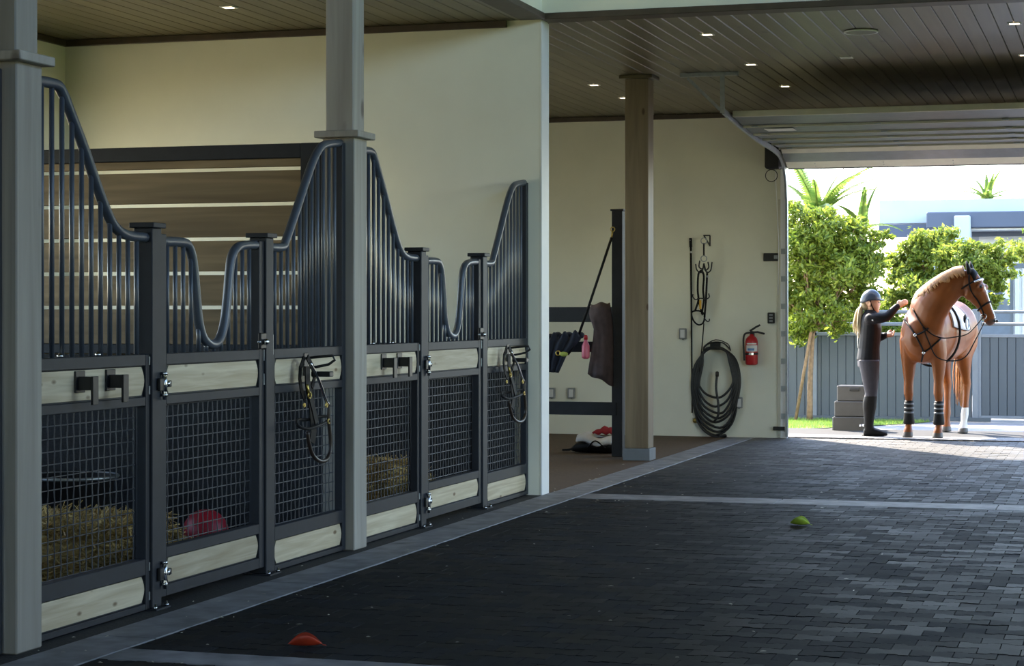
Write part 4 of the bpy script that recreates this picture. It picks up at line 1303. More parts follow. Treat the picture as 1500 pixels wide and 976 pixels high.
def towel(u, v):
    return p + Vector((-0.17 + 0.30 * v, 0.20 - 0.36 * u, 0.165 + 0.02 * math.sin(u * 8) + 0.012 * math.sin(v * 9) - 0.05 * max(0, 0.25 - v) * 4 - 0.03 * u))
o = cloth('folded_towel', towel, 'white_cloth', 12, 10, 0.035); tag(o, 'folded white towel lying on the black grooming bag', 'towel')
def redc(u, v):
    return p + Vector((-0.06 + 0.2 * v, 0.06 - 0.24 * u, 0.20 + 0.055 * math.sin(math.pi * u) * math.sin(math.pi * v) + 0.01 * math.sin(u * 19)))
o = cloth('red_cloth', redc, 'red_cloth', 12, 10, 0.02); tag(o, 'red cloth bunched on top of the white towel', 'cloth')

# ================================================================== FALLEN LEAVES AND LITTER
def fallen(name, px, py, length, ang, mat, label, curl):
    c = on_floor(px, py)
    d = Vector((math.cos(ang), math.sin(ang), 0)); s = Vector((-d.y, d.x, 0))
    n, m_ = 10, 4
    vs, fs = [], []
    for i in range(n + 1):
        u = i / n
        w = 0.30 * length * math.sin(math.pi * u ** 0.8) ** 0.8 if 0 < u < 1 else 0.002
        for j in range(-m_, m_ + 1):
            v = j / m_
            vs.append(c + d * (u - 0.5) * length + s * w * v + Vector((0, 0, 0.006 + curl * (v * v) * math.sin(math.pi * u) + 0.02 * curl / 0.03 * (u - 0.5) ** 2)))
    q = 2 * m_ + 1
    for i in range(n):
        for j in range(q - 1):
            fs.append((i * q + j, i * q + j + 1, (i + 1) * q + j + 1, (i + 1) * q + j))
    mb = MB().add(vs, fs, True)
    o = mb.build(name, mat)
    md = o.modifiers.new('thickness', 'SOLIDIFY'); md.thickness = 0.0015
    MB().tube([c + d * length * 0.5 + Vector((0, 0, 0.01)), c + d * length * 0.62 + Vector((0, 0, 0.006))], 0.0018, 5).build('leaf_stalk', mat, o)
    return tag(o, label, 'leaf')
fallen('fallen_leaf', 1172, 770, 0.135, R(-95), 'leaf_green', 'yellow-green fallen leaf lying on the dark pavers', 0.055)
fallen('fallen_leaf', 447, 948, 0.145, R(-70), 'leaf_red', 'red fallen leaf lying on the dark pavers near the camera', 0.05)
rg = random.Random(21)
m = MB()
for k in range(130):
    x = rg.uniform(7.0, 19.0); y = rg.uniform(1.2, 4.6) if rg.random() < 0.5 else rg.uniform(3.6, 4.4)
    a = rg.uniform(0, 6.28); l = rg.uniform(0.004, 0.016); w = rg.uniform(0.0015, 0.004)
    d = Vector((math.cos(a), math.sin(a), 0)); s_ = Vector((-d.y, d.x, 0))
    c = Vector((x, y, 0.006))
    m.add([c - d * l - s_ * w, c + d * l - s_ * w, c + d * l + s_ * w, c - d * l + s_ * w, c + Vector((0, 0, w))], [(0, 1, 4), (1, 2, 4), (2, 3, 4), (3, 0, 4)])
tag(m.build('straw_litter', 'straw'), 'tiny pale straw bits scattered over the dark pavers', 'straw', kind='stuff')

# ================================================================== OUTSIDE
def zg(x):
    return -0.02 * max(0.0, x - (XW + 0.2))
gx0 = XW + 0.18
m = MB()
xsn = [gx0, 24.5, 27, 29.0]
vs = []
for x in xsn:
    for y in (-80, YR, 4.5, 80): vs.append((x, y, zg(x) - 0.006))
fs = [(i * 4 + j, i * 4 + j + 1, (i + 1) * 4 + j + 1, (i + 1) * 4 + j) for i in range(3) for j in range(3)]
m.add(vs, fs)
struct('ground', m, 'outside')
m = MB().add([(29.0, -80, zg(29) - .006), (140, -80, zg(140) - .006), (140, 80, zg(140) - .006), (29.0, 80, zg(29) - .006)], [(0, 1, 2, 3)])
struct('ground_road', m, 'asphalt')
m = MB()
m.add([(-80, -80, -0.03), (gx0, -80, -0.03), (gx0, YR - 0.15, -0.03), (-80, YR - 0.15, -0.03)], [(0, 1, 2, 3)])
m.add([(-80, YR - 0.15, -0.03), (XR - 0.15, YR - 0.15, -0.03), (XR - 0.15, YB + 0.16, -0.03), (-80, YB + 0.16, -0.03)], [(0, 1, 2, 3)])
struct('ground_yard', m, 'earth')
struct('ground_paddock', MB().add([(-80, YB + 0.16, -0.03), (gx0, YB + 0.16, -0.03), (gx0, 80, -0.03), (-80, 80, -0.03)], [(0, 1, 2, 3)]), 'sand')
# sunlit pavers just outside the door
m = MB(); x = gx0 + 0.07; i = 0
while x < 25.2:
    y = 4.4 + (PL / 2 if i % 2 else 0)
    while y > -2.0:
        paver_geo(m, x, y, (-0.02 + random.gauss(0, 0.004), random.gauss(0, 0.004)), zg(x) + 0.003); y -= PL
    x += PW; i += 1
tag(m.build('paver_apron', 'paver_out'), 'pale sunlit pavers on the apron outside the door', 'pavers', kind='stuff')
# grass
gp = [on_floor(1120, 640, -.02), on_floor(1186, 627, -.03), on_floor(1262, 618, -.05), on_floor(1335, 607, -.1), on_floor(1335, 603, -.1), on_floor(1120, 598, -.1)]
gp = [(25.35, 5.2), (25.0, 4.1), (26.0, 3.45), (28.0, 2.75), (28.75, 2.6), (28.75, 6.0), (27.0, 7.0)]
m = MB(); m.add([(a, b, zg(a) + 0.004) for a, b in gp], [list(range(len(gp)))])
struct('ground_lawn', m, 'earth')
def inside_poly(x, y, poly):
    c = False; n = len(poly)
    for i in range(n):
        (x1, y1), (x2, y2) = poly[i], poly[(i + 1) % n]
        if (y1 > y) != (y2 > y) and x < (x2 - x1) * (y - y1) / (y2 - y1) + x1: c = not c
    return c
rg = random.Random(9); m = MB(); k = 0
while k < 16000:
    x, y = rg.uniform(25, 28.7), rg.uniform(2.6, 6.6)
    if not inside_poly(x, y, gp): continue
    k += 1
    a = rg.uniform(0, 6.28); d = Vector((math.cos(a), math.sin(a), 0)); z = zg(x)
    h = rg.uniform(0.025, 0.055); w = 0.004
    b = Vector((x, y, z)); s_ = Vector((-d.y, d.x, 0)) * w
    m.add([b - s_, b + s_, b + d * 0.02 + Vector((0, 0, h))], [(0, 1, 2)])
tag(m.build('grass', 'grass', recalc=False), 'short sunlit green grass along the fence outside the door', 'grass', kind='stuff')

# fence: boards, posts and rails
XF = 28.9
zf = zg(XF)
t = thing('board_fence', (XF, 3.5, zf), 'dark blue-grey vertical board fence with pipe rails, left of the gate', 'fence')
yg = on_x(1430, 500, XF).y
ztop = on_x(1300, 492, XF).z
bw = 0.118
y = yg + 0.06
board = None
while y < 8.0:
    if board is None:
        board = MB().box(XF, XF + 0.025, y + 0.004, y + bw - 0.004, zf + 0.04, ztop, 0.003).build('fence_board', 'fence', t); y_first = y
    else:
        c = board.copy(); COL.objects.link(c); c.parent = t; c.location = Vector((0, y - y_first, 0)); c.name = 'fence_board'
    y += bw
MB().box(XF + 0.026, XF + 0.04, yg + 0.06, 8.0, zf + 0.04, ztop).build('backing_panel', 'fence', t)
MB().box(XF - 0.03, XF + 0.05, yg + 0.06, 8.0, ztop, ztop + 0.045, 0.004).build('cap_rail', 'fence_rail', t)
MB().box(XF - 0.04, XF + 0.05, yg - 0.2, 8.0, zf, zf + 0.06, 0.004).build('base_rail', 'fence', t)
for py in (475, 457):
    z = on_x(1350, py, XF + 0.02).z
    MB().tube([(XF + 0.02, yg, z), (XF + 0.02, 8.0, z)], 0.026, 8).build('pipe_rail', 'fence_rail', t)
for y in (yg, 4.3, 6.6):
    MB().box(XF - 0.03, XF + 0.06, y - 0.03, y + 0.05, zf, on_x(1350, 453, XF).z, 0.004).build('fence_post', 'fence_rail', t)
t = thing('board_gate', (XF, 0.5, zf), 'dark board gate in a pale steel frame at the right edge, behind the horse', 'gate')
y0, y1 = -1.2, yg - 0.07
y = y1 - bw; board = None
while y > y0:
    if board is None:
        board = MB().box(XF, XF + 0.025, y + 0.004, y + bw - 0.004, zf + 0.09, ztop - 0.02, 0.003).build('gate_board', 'fence', t); y_first = y
    else:
        c = board.copy(); COL.objects.link(c); c.parent = t; c.location = Vector((0, y - y_first, 0)); c.name = 'gate_board'
    y -= bw
MB().box(XF + 0.026, XF + 0.04, y0, y1, zf + 0.09, ztop - 0.02).build('backing_panel', 'fence', t)
MB().box(XF - 0.015, XF + 0.04, y1, y1 + 0.045, zf + 0.03, on_x(1350, 457, XF).z, 0.004).build('gate_stile', 'fence_rail', t)
MB().box(XF - 0.015, XF + 0.04, y0, y1, zf + 0.05, zf + 0.09, 0.004).build('gate_rail', 'fence_rail', t)
MB().box(XF - 0.015, XF + 0.04, y0, y1, ztop - 0.02, ztop + 0.025, 0.004).build('gate_rail', 'fence_rail', t)
for py in (475, 457):
    z = on_x(1350, py, XF + 0.02).z
    MB().tube([(XF + 0.02, y0, z), (XF + 0.02, y1, z)], 0.024, 8).build('pipe_rail', 'fence_rail', t)

# mounting block
p = on_floor(1242, 629.5)
t = thing('mounting_block', p, 'dark plastic three-step mounting block behind the rider', 'mounting block')
xb = p.x
zz = zg(xb)
def bx_px(pl, pr, z0, z1, d0, d1, nm):
    a, b = on_x(pl, 600, xb).y, on_x(pr, 600, xb).y
    return MB().box(xb + d0, xb + d1, b, a, zz + z0, zz + z1, 0.012).build(nm, 'block', t)
bx_px(1219, 1266, 0.0, 0.185, 0.0, 0.75, 'bottom_step')
bx_px(1221.5, 1266, 0.185, 0.375, 0.02, 0.52, 'middle_step')
top = bx_px(1225, 1266, 0.375, 0.565, 0.04, 0.30, 'top_step')
a = on_x(1251, 600, xb).y
MB().box(xb + 0.028, xb + 0.044, a - 0.06, a + 0.06, zz + 0.50, zz + 0.535, 0.004).build('grip_slot', 'black_metal', top)

# ---- trees
def tree(name, base, stem_top, clusters, nleaf, mat, label, seed, leaf=0.05, stake=None, squash=0.8):
    rg = random.Random(seed)
    t = thing(name, base, label, 'shrub' if name == 'shrub' else 'tree')
    base, top = Vector(base), Vector(stem_top)
    m = MB()
    m.tube(smooth_path([base, base.lerp(top, 0.5) + Vector((0.03, 0.02, 0)), top], 4), [0.045 - 0.002 * k for k in range(9)], 8)
    for c, r in clusters:
        c = Vector(c); mid = top.lerp(c, 0.5) + Vector((rg.gauss(0, .06), rg.gauss(0, .06), -0.05))
        m.tube(smooth_path([top - Vector((0, 0, 0.15)), mid, c], 4), [0.024 - 0.002 * k for k in range(9)], 6)
        for q in range(4):
            e = c + Vector((rg.gauss(0, .5), rg.gauss(0, .5), rg.gauss(0, .4))) * r
            m.tube([mid.lerp(c, 0.5), e], [0.010, 0.003], 5)
    m.build('trunk', 'bark', t)
    f = MB()
    tot = sum(r ** 2 for _, r in clusters)
    for c, r in clusters:
        c = Vector(c)
        twigs = []
        for k in range(int(14 + 26 * r)):
            d = Vector((rg.gauss(0, 1), rg.gauss(0, 1), rg.gauss(0, 1))).normalized()
            d.z *= squash
            twigs.append(c + d * r * rg.uniform(0.35, 1.0))
        for k in range(int(nleaf * r * r / tot)):
            w = rg.choice(twigs)
            p = w + Vector((rg.gauss(0, 1), rg.gauss(0, 1), rg.gauss(0, 0.6))) * r * 0.17
            nrm = Vector((rg.gauss(0, .8), rg.gauss(0, .8), rg.gauss(0.5, .6))).normalized()
            d = nrm.orthogonal().normalized(); d.rotate(Matrix.Rotation(rg.uniform(0, 6.28), 3, nrm))
            s_ = nrm.cross(d); l = leaf * rg.uniform(0.7, 1.3); w2 = l * 0.42
            f.add([p - d * l, p - s_ * w2 + nrm * l * .15, p + d * l, p + s_ * w2 + nrm * l * .15], [(0, 1, 2), (0, 2, 3)])
    fo = f.build('foliage', mat, t, recalc=False); fo['kind'] = 'stuff'
    return t
def C(px, py, x, r):
    return (on_x(px, py, x), r)
ta = on_floor(1182, 604, zg(28.2)); ta = Vector((28.0, on_x(1186, 600, 28.0).y, zg(28.0)))
tree('shade_tree', ta, on_x(1192, 470, 28.0), [C(1172, 325, 28.1, .36), C(1212, 335, 27.9, .36), C(1250, 345, 28.2, .36), C(1180, 365, 27.8, .45), C(1225, 380, 28.1, .45), C(1268, 375, 28.0, .30),
     C(1170, 430, 28.1, .40), C(1205, 440, 27.8, .38), C(1250, 420, 28.2, .36), C(1280, 390, 28.3, .22), C(1185, 475, 28.0, .25), C(1225, 470, 28.2, .26), C(1140, 340, 28.2, .45), C(1130, 420, 28.0, .45), C(1290, 350, 28.2, .16), C(1240, 395, 27.7, .4), C(1200, 410, 28.3, .42), C(1265, 440, 28.1, .25), C(1165, 485, 28.2, .28)],
     27000, 'leaf', 'leafy green tree with a leaning stake beside the door opening', 11, 0.042)
tb_ = Vector((31.0, on_x(1385, 600, 31.0).y, zg(31.0)))
tree('shade_tree', tb_, on_x(1385, 480, 31.0), [C(1345, 365, 31.0, .40), C(1380, 360, 31.2, .36), C(1405, 385, 30.8, .42), C(1440, 385, 31.0, .34), C(1330, 400, 31.1, .34), C(1365, 410, 30.8, .44), C(1420, 420, 31.1, .40),
     C(1455, 405, 31.2, .30), C(1345, 440, 31.1, .34), C(1318, 385, 31.2, .22), C(1395, 450, 31.0, .34), C(1460, 370, 31.1, .22), C(1312, 430, 31, .25), C(1475, 380, 31.3, .15), C(1440, 445, 31.2, .30)],
     25000, 'leaf2', 'leafy green tree behind the fence and the horse', 12, 0.044)
tc_ = Vector((36.5, on_x(1512, 600, 36.5).y, zg(36.5)))
tree('shade_tree', tc_, on_x(1512, 480, 36.5), [C(1500, 375, 36.5, .36), C(1530, 360, 36.5, .55), C(1520, 420, 36.5, .55), C(1560, 400, 36.5, .55)], 6000, 'leaf2', 'leafy tree at the right edge behind the white container', 13, 0.044)
for k, (px, lb) in enumerate(((1160, 'green shrub behind the fence rails, beside the door opening'), (1222, 'green shrub behind the fence rails, left of the rider'), (1292, 'green shrub behind the fence rails, between rider and horse'))):
    xs_ = 32.5
    tree('shrub', Vector((xs_, on_x(px, 600, xs_).y, zg(xs_))), on_x(px, 520, xs_), [C(px - 18, 480, xs_, .42), C(px + 18, 478, xs_, .42), C(px, 458, xs_, .34), C(px, 520, xs_, .45)], 5000, 'leaf', lb, 40 + k, 0.045)
st = MB().tube([Vector((27.85, on_x(1165, 598, 27.85).y, zg(27.85))), on_x(1188, 487, 27.95), on_x(1192, 470, 27.98)], 0.024, 8)
tag(st.build('tree_stake', 'bark'), 'slanting brown wooden stake propping the tree beside the door', 'stake')

# ---- palms behind
def palm(base, top, fronds, label, length, seed):
    rg = random.Random(seed)
    t = thing('palm_tree', base, label, 'palm')
    base, top = Vector(base), Vector(top)
    MB().tube([base, base.lerp(top, .5) + Vector((0, .08, 0)), top], [0.14, 0.11, 0.08], 10).build('trunk', 'bark', t)
    for k in range(fronds):
        a = 2 * math.pi * k / fronds + rg.uniform(-.2, .2); el = rg.uniform(0.35, 1.45)
        d = Vector((math.cos(a) * math.cos(el), math.sin(a) * math.cos(el), math.sin(el)))
        pts = []; p = top.copy(); L = length * rg.uniform(.8, 1.1)
        for i in range(9):
            pts.append(p.copy()); p = p + d * L / 8; d = (d + Vector((0, 0, -0.13))).normalized()
        m = MB(); m.tube(pts, [0.014 * (1 - i / 9) + 0.003 for i in range(9)], 5)
        for i in range(1, 9):
            tg = (pts[i] - pts[i - 1]).normalized(); s_ = tg.cross(Vector((0, 0, 1))).normalized()
            for q in range(4):
                b = pts[i - 1].lerp(pts[i], q / 4)
                for sg in (-1, 1):
                    e = b + (s_ * sg * 0.8 + tg * 0.55 + Vector((0, 0, -0.25))) * L * 0.23 * (1.05 - i / 10)
                    w = tg * 0.034
                    m.add([b - w, b + w, e], [(0, 1, 2)])
        fo = m.build('frond', 'palm', t, recalc=False)
    return t
xp = 36.0
palm(Vector((xp, on_x(1200, 500, xp).y, zg(xp))), on_x(1198, 318, xp), 18, 'palm with upright fronds behind the tree beside the door', 1.45, 4)
palm(Vector((xp, on_x(1262, 500, xp).y, zg(xp))), on_x(1262, 335, xp), 7, 'thin palm with one tall frond left of the grey building', 0.95, 8)
xp = 58.0
palm(Vector((xp, on_x(1445, 500, xp).y, zg(xp))), on_x(1446, 292, xp), 12, 'distant palm crown showing above the building roof', 0.9, 6)

# ---- building
XB = 48.0
def B(px, py, x=XB): return on_x(px, py, x)
t = thing('flat_roof_building', (XB + 4, 0, zg(XB)), 'pale grey flat-roofed building with a dark overhanging fascia in the background', 'building')
yl = B(1279, 400).y
yr = -9.0
MB().box(XB + 2.0, XB + 9, yr, yl - 0.6, zg(XB) - .3, B(1400, 322, XB + 2).z).build('wall', 'bld', t)
MB().box(XB + 1.2, XB + 9.4, yr, yl, B(1400, 326, XB + 1.2).z, B(1400, 292, XB + 1.2).z).build('roof_parapet', 'bld', t)
MB().box(XB + 1.1, XB + 1.2, yr, yl + 0.0, B(1400, 347, XB + 1.1).z, B(1400, 328, XB + 1.1).z).build('lower_fascia', 'bld_dark', t)
yo = B(1357, 400).y
MB().box(XB, XB + 2.2, yr, yo, B(1400, 334).z, B(1400, 310.5).z, 0.02).build('overhang_fascia', 'bld_dark', t)
MB().box(XB + 0.2, XB + 2.0, yr, yo - 0.1, B(1400, 336).z - 0.02, B(1400, 334.5).z).build('soffit', 'bld_white', t)
MB().box(XB - 0.12, XB + 0.35, B(1422, 400).y, B(1398, 400).y, zg(XB) - .3, B(1400, 316).z, 0.03).build('column', 'bld', t)
MB().box(XB + 1.8, XB + 1.99, yr, B(1426, 400).y, zg(XB) - .3, B(1400, 335).z).build('porch_wall', 'bld_white', t)
MB().box(XB + 1.7, XB + 1.79, yr, yl - 0.7, zg(XB) - .3, B(1400, 438, XB + 1.7).z).build('plinth', 'fence_rail', t)
for a, b in ((1440, 1462), (1476, 1492)):
    w = MB().box(XB + 1.77, XB + 1.80, B(b, 400).y, B(a, 400).y, B(1400, 436).z, B(1400, 400).z).build('window', 'bld_dark', t)
# ---- white ribbed container
xc = 32.0
t = thing('white_container', (xc, -0.5, zg(xc)), 'white ribbed container behind the gate at the right edge', 'container')
ya = on_x(1481.5, 440, xc).y; zc1 = on_x(1490, 388, xc).z
MB().box(xc, xc + 1.9, ya - 2.4, ya, zg(xc), zc1, 0.01).build('container_shell', 'bld_white', t)
MB().box(xc - 0.03, xc, ya - 2.4, ya + 0.02, zc1 - 0.05, zc1 + 0.02).build('top_rail', 'fence_rail', t)
MB().box(xc - 0.03, xc, ya - 0.03, ya + 0.02, zg(xc), zc1 - 0.05).build('corner_post', 'fence_rail', t)
for k in range(20):
    yy = ya - 0.08 - k * 0.11
    MB().box(xc - 0.025, xc, yy - 0.03, yy + 0.03, zg(xc) + .05, zc1 - 0.06, 0.006).build('rib', 'bld_white', t)

# ================================================================== HORSE
ho = on_floor(1353, 640.5)
HO = Vector((ho.x + 0.02, ho.y, 0)); 
HEAD_ANG = R(168.1)
HT = Matrix.Translation(Vector((HO.x, HO.y, zg(HO.x)))) @ Matrix.Rotation(HEAD_ANG, 4, 'Z')
def H(x, y, z): return HT @ Vector((x, y, z + 0.02 * -x * 0.0))
def HV(x, y, z): return HT.to_3x3() @ Vector((x, y, z))
horse = thing('horse', HO, 'chestnut horse with one white hind sock, standing outside the door with its head turned', 'horse')
TORSO = [(0.26, 1.13, 0.07, 0.09), (0.20, 1.14, 0.17, 0.20), (0.10, 1.16, 0.245, 0.30), (-0.02, 1.20, 0.27, 0.36), (-0.15, 1.235, 0.27, 0.375), (-0.35, 1.20, 0.295, 0.36), (-0.65, 1.18, 0.31, 0.34),
         (-0.92, 1.21, 0.295, 0.33), (-1.12, 1.26, 0.29, 0.315), (-1.32, 1.25, 0.25, 0.29), (-1.45, 1.22, 0.17, 0.21), (-1.52, 1.2, 0.07, 0.11)]
def torso_ring(x):
    for a, b in zip(TORSO, TORSO[1:]):
        if b[0] <= x <= a[0]:
            t = (a[0] - x) / (a[0] - b[0])
            return [a[k] + (b[k] - a[k]) * t for k in (1, 2, 3)]
    return TORSO[-1][1:]
hb = MB()
hb.loft([(H(x, 0, z), HV(0, a, 0), HV(0, 0, b)) for x, z, a, b in TORSO], 0, 24)
NECK = [((-0.10, 0, 1.27), 0.33, 0.19), ((0.03, 0.04, 1.37), 0.29, 0.165), ((0.12, 0.13, 1.50), 0.228, 0.13), ((0.16, 0.25, 1.62), 0.185, 0.105), ((0.16, 0.37, 1.72), 0.158, 0.09), ((0.14, 0.475, 1.79), 0.138, 0.08), ((0.13, 0.55, 1.825), 0.11, 0.07)]
def neck_frame(i):
    c = Vector(NECK[i][0]); a = Vector(NECK[max(i - 1, 0)][0]); b = Vector(NECK[min(i + 1, len(NECK) - 1)][0])
    t = (b - a).normalized()
    u = Vector((0.0, -0.25, 1)); u = (u - t * u.dot(t)).normalized()
    return c, t, u, t.cross(u).normalized()
rings = []
for i in range(len(NECK)):
    c, t_, u, s_ = neck_frame(i)
    rings.append((HT @ c, HV(*(s_ * NECK[i][2])), HV(*(u * NECK[i][1]))))
hb.loft(rings, 0, 20)
POLL, HD = Vector((0.13, 0.565, 1.86)), Vector((0.02, 0.43, -0.90)).normalized()
HF = (Vector((0, 0.86, 0.5)) - HD * Vector((0, 0.86, 0.5)).dot(HD)).normalized()
HS = HD.cross(HF).normalized()
HEADR = [(s * 0.95, d * 0.95, w, o) for s, d, w, o in [(-0.05, 0.05, 0.05, -0.01), (0.03, 0.105, 0.085, -0.015), (0.12, 0.138, 0.098, -0.03), (0.21, 0.142, 0.098, -0.035), (0.31, 0.112, 0.082, -0.012), (0.41, 0.086, 0.064, 0.0), (0.51, 0.076, 0.058, 0.0), (0.585, 0.075, 0.060, -0.004), (0.635, 0.058, 0.052, -0.008), (0.66, 0.03, 0.03, -0.01)]]
def head_ring(s, k=1.0):
    for a, b in zip(HEADR, HEADR[1:]):
        if a[0] <= s <= b[0]:
            t = (s - a[0]) / (b[0] - a[0])
            d, w, o = [a[j] + (b[j] - a[j]) * t for j in (1, 2, 3)]
            return POLL + HD * s + HF * o, HF * d * k, HS * w * k
hb.loft([((HT @ (POLL + HD * s + HF * o)), HV(*(HS * w)), HV(*(HF * d))) for s, d, w, o in HEADR], 0, 18)
# nostril and jaw swell, eye sockets
for sg in (-1, 1):
    p = POLL + HD * 0.20 + HF * 0.075 + HS * sg * 0.07
    hb.ball(HT @ p, 0.042, 10, 8)
    hb.ball(HT @ (POLL + HD * 0.22 - HF * 0.075 + HS * sg * 0.055), 0.07, 10, 8)
def leg(rows, y, mb):
    mb.loft([(H(x, y * k, z), HV(0, a, 0), HV(b, 0, 0)) for z, x, a, b, k in rows], 0, 14)
FL = [(1.30, -0.02, 0.07, 0.14, .75), (1.12, 0.04, 0.115, 0.17, .85), (0.96, 0.01, 0.10, 0.13, .95), (0.82, 0.0, 0.078, 0.095, 1), (0.65, 0.005, 0.056, 0.062, 1), (0.57, 0.012, 0.055, 0.058, 1), (0.50, 0.012, 0.056, 0.058, 1), (0.43, 0.0, 0.040, 0.044, 1), (0.30, 0.0, 0.035, 0.041, 1),
      (0.21, -0.005, 0.045, 0.050, 1), (0.14, 0.012, 0.037, 0.041, 1), (0.09, 0.03, 0.049, 0.056, 1), (0.055, 0.038, 0.056, 0.064, 1), (0.002, 0.05, 0.066, 0.076, 1)]
HL = [(1.40, -1.15, 0.08, 0.16, .9), (1.22, -1.20, 0.135, 0.25, .95), (1.04, -1.19, 0.125, 0.215, 1), (0.90, -1.20, 0.098, 0.16, 1), (0.76, -1.27, 0.07, 0.10, 1), (0.66, -1.33, 0.052, 0.070, 1), (0.58, -1.375, 0.050, 0.068, 1), (0.50, -1.375, 0.043, 0.054, 1), (0.36, -1.36, 0.037, 0.043, 1),
      (0.22, -1.345, 0.046, 0.052, 1), (0.14, -1.325, 0.038, 0.042, 1), (0.09, -1.31, 0.05, 0.057, 1), (0.055, -1.30, 0.057, 0.064, 1), (0.002, -1.29, 0.066, 0.075, 1)]
leg(FL, 0.175, hb); leg(FL, -0.175, hb)
HLn = [(z, x + (0.16 if z < 1.2 else 0.0) * (1.2 - z) / 1.2 + (0.10 if z < 1.0 else 0), a, b, k) for z, x, a, b, k in HL]
leg(HLn, 0.15, hb)
HLf = [(z, x + 0.04 * (1.4 - z), a, b, 1.0 + (0.0 if z > 1 else 0.0)) for z, x, a, b, k in HL]
leg([(z, x, a, b, 1 - 0.25 * (1.4 - z) / 1.4) for z, x, a, b, k in HLf], -0.15, hb)
HTI = HT.inverted()
SOCKY = 0.15
def horse_paint(p):
    q = HTI @ p
    if q.z < 0.062: return 1
    if q.x < -0.75 and q.y > 0.04 and q.z < 0.30: return 2
    if q.z > 1.0 and q.y > 0.48:
        s = (q - POLL).dot(HD); f = (q - POLL).dot(HF)
        if s > 0.575: return 3
        if 0.20 < s < 0.575 and f > 0.055 and abs((q - POLL).dot(HS)) < 0.022: return 2
    return 0
hbody = remesh(hb, 'horse_body', ['chestnut', 'hoof', 'sock', 'muzzle'], horse, 0.013, 5, horse_paint)
from mathutils.bvhtree import BVHTree
ov = ORG[hbody.name]
BV = BVHTree.FromPolygons([v.co + ov for v in hbody.data.vertices], [list(p.vertices) for p in hbody.data.polygons])
def hit(px, py, off=0.008):
    d = ray(px, py).normalized()
    loc, nrm, idx, dist = BV.ray_cast(Vector((0, 0, CH)), d)
    if loc is None: return None
    return loc + nrm * off
def hitpath(pts, off=0.008, sub=4):
    """a strap laid on the skin along traced pixels"""
    fine = smooth_path([(a, b, 0) for a, b in pts], sub)
    out = [hit(p.x, p.y, off) for p in fine]
    out = [p for p in out if p is not None]
    return out
# ears under a black bonnet
e = MB()
for sg, lean in ((-1, -0.02), (1, 0.03)):
    b = POLL + HS * sg * 0.055 + HF * 0.02 + HD * 0.01
    tip = b - HD * 0.15 + HS * sg * 0.02 + HF * (0.03)
    e.loft([(HT @ b, HV(*(HS * .032)), HV(*(HF * .03))), (HT @ b.lerp(tip, .35), HV(*(HS * .036)), HV(*(HF * .026))), (HT @ b.lerp(tip, .7), HV(*(HS * .022)), HV(*(HF * .018))), (HT @ tip, HV(*(HS * .004)), HV(*(HF * .004)))], 0, 10)
for s0, s1 in ((-0.045, 0.12),):
    rr = []
    for k in range(6):
        s = s0 + (s1 - s0) * k / 5
        c, f, w = head_ring(s, 1.06)
        rr.append((HT @ (c + HF * (0.045 + 0.02 * k / 5)), HV(*(w * (0.95 - 0.03 * k))), HV(*(f * (0.62 - 0.07 * k)))))
    e.loft(rr, 0, 14)
e.build('ear_bonnet', 'leather', horse)
for sg in (-1, 1):
    p = POLL + HD * 0.20 + HF * 0.082 + HS * sg * 0.098
    MB().ball(HT @ p, 0.02, 10, 8).build('eye', 'eye', horse)
    p = POLL + HD * 0.605 + HF * 0.045 + HS * sg * 0.047
    MB().ball(HT @ p, 0.015, 8, 6, (1, 1, 1.3)).build('nostril', 'eye', horse)
# mane: clumps rolling over the crest
mm = MB(); rg = random.Random(31)
for k in range(74):
    f = k / 73 * (len(NECK) - 1.3) + 0.15
    i = int(f); t_ = f - i
    c0, _, u0, s0 = neck_frame(i); c1, _, u1, s1 = neck_frame(min(i + 1, len(NECK) - 1))
    c, u, s_ = c0.lerp(c1, t_), u0.lerp(u1, t_).normalized(), s0.lerp(s1, t_).normalized()
    hgt = NECK[i][1] + (NECK[min(i + 1, len(NECK) - 1)][1] - NECK[i][1]) * t_
    cr = c + u * (hgt * 0.97)
    side = s_ * (1 if (HT.to_3x3() @ s_).dot(Vector((-1, 0, 0))) > 0 else -1)
    L = rg.uniform(0.05, 0.11)
    pts = [cr - side * 0.02, cr + u * 0.018 + side * 0.02, cr + side * (0.05 + L * .3) - u * L * 0.55, cr + side * (0.07 + L * .3) - u * L]
    mm.tube([HT @ p for p in smooth_path(pts, 3)], [0.020, 0.021, 0.022, 0.021, 0.019, 0.016, 0.013, 0.010, 0.007, 0.003], 6)
mm.build('mane', 'mane', horse)
# tail
tl = MB(); rg = random.Random(33)
for k in range(46):
    a = rg.uniform(0, 6.28); r0 = rg.uniform(0, .03); r1 = rg.uniform(0.02, .10)
    o0 = Vector((math.cos(a) * r0, math.sin(a) * r0, 0)); o1 = Vector((math.cos(a) * r1 * .6, math.sin(a) * r1, 0))
    zl = rg.uniform(0.28, 0.5)
    tl.tube([HT @ p for p in smooth_path([Vector((-1.47, 0, 1.38)) + o0, Vector((-1.58, 0, 1.25)) + o0, Vector((-1.60, -.02, 0.95)) + o1 * .8, Vector((-1.57, -.03, 0.7)) + o1, Vector((-1.55, -.03, zl)) + o1 * .8], 3)], [0.017 - 0.0011 * q for q in range(13)], 5)
tl.build('tail', 'mane', horse)
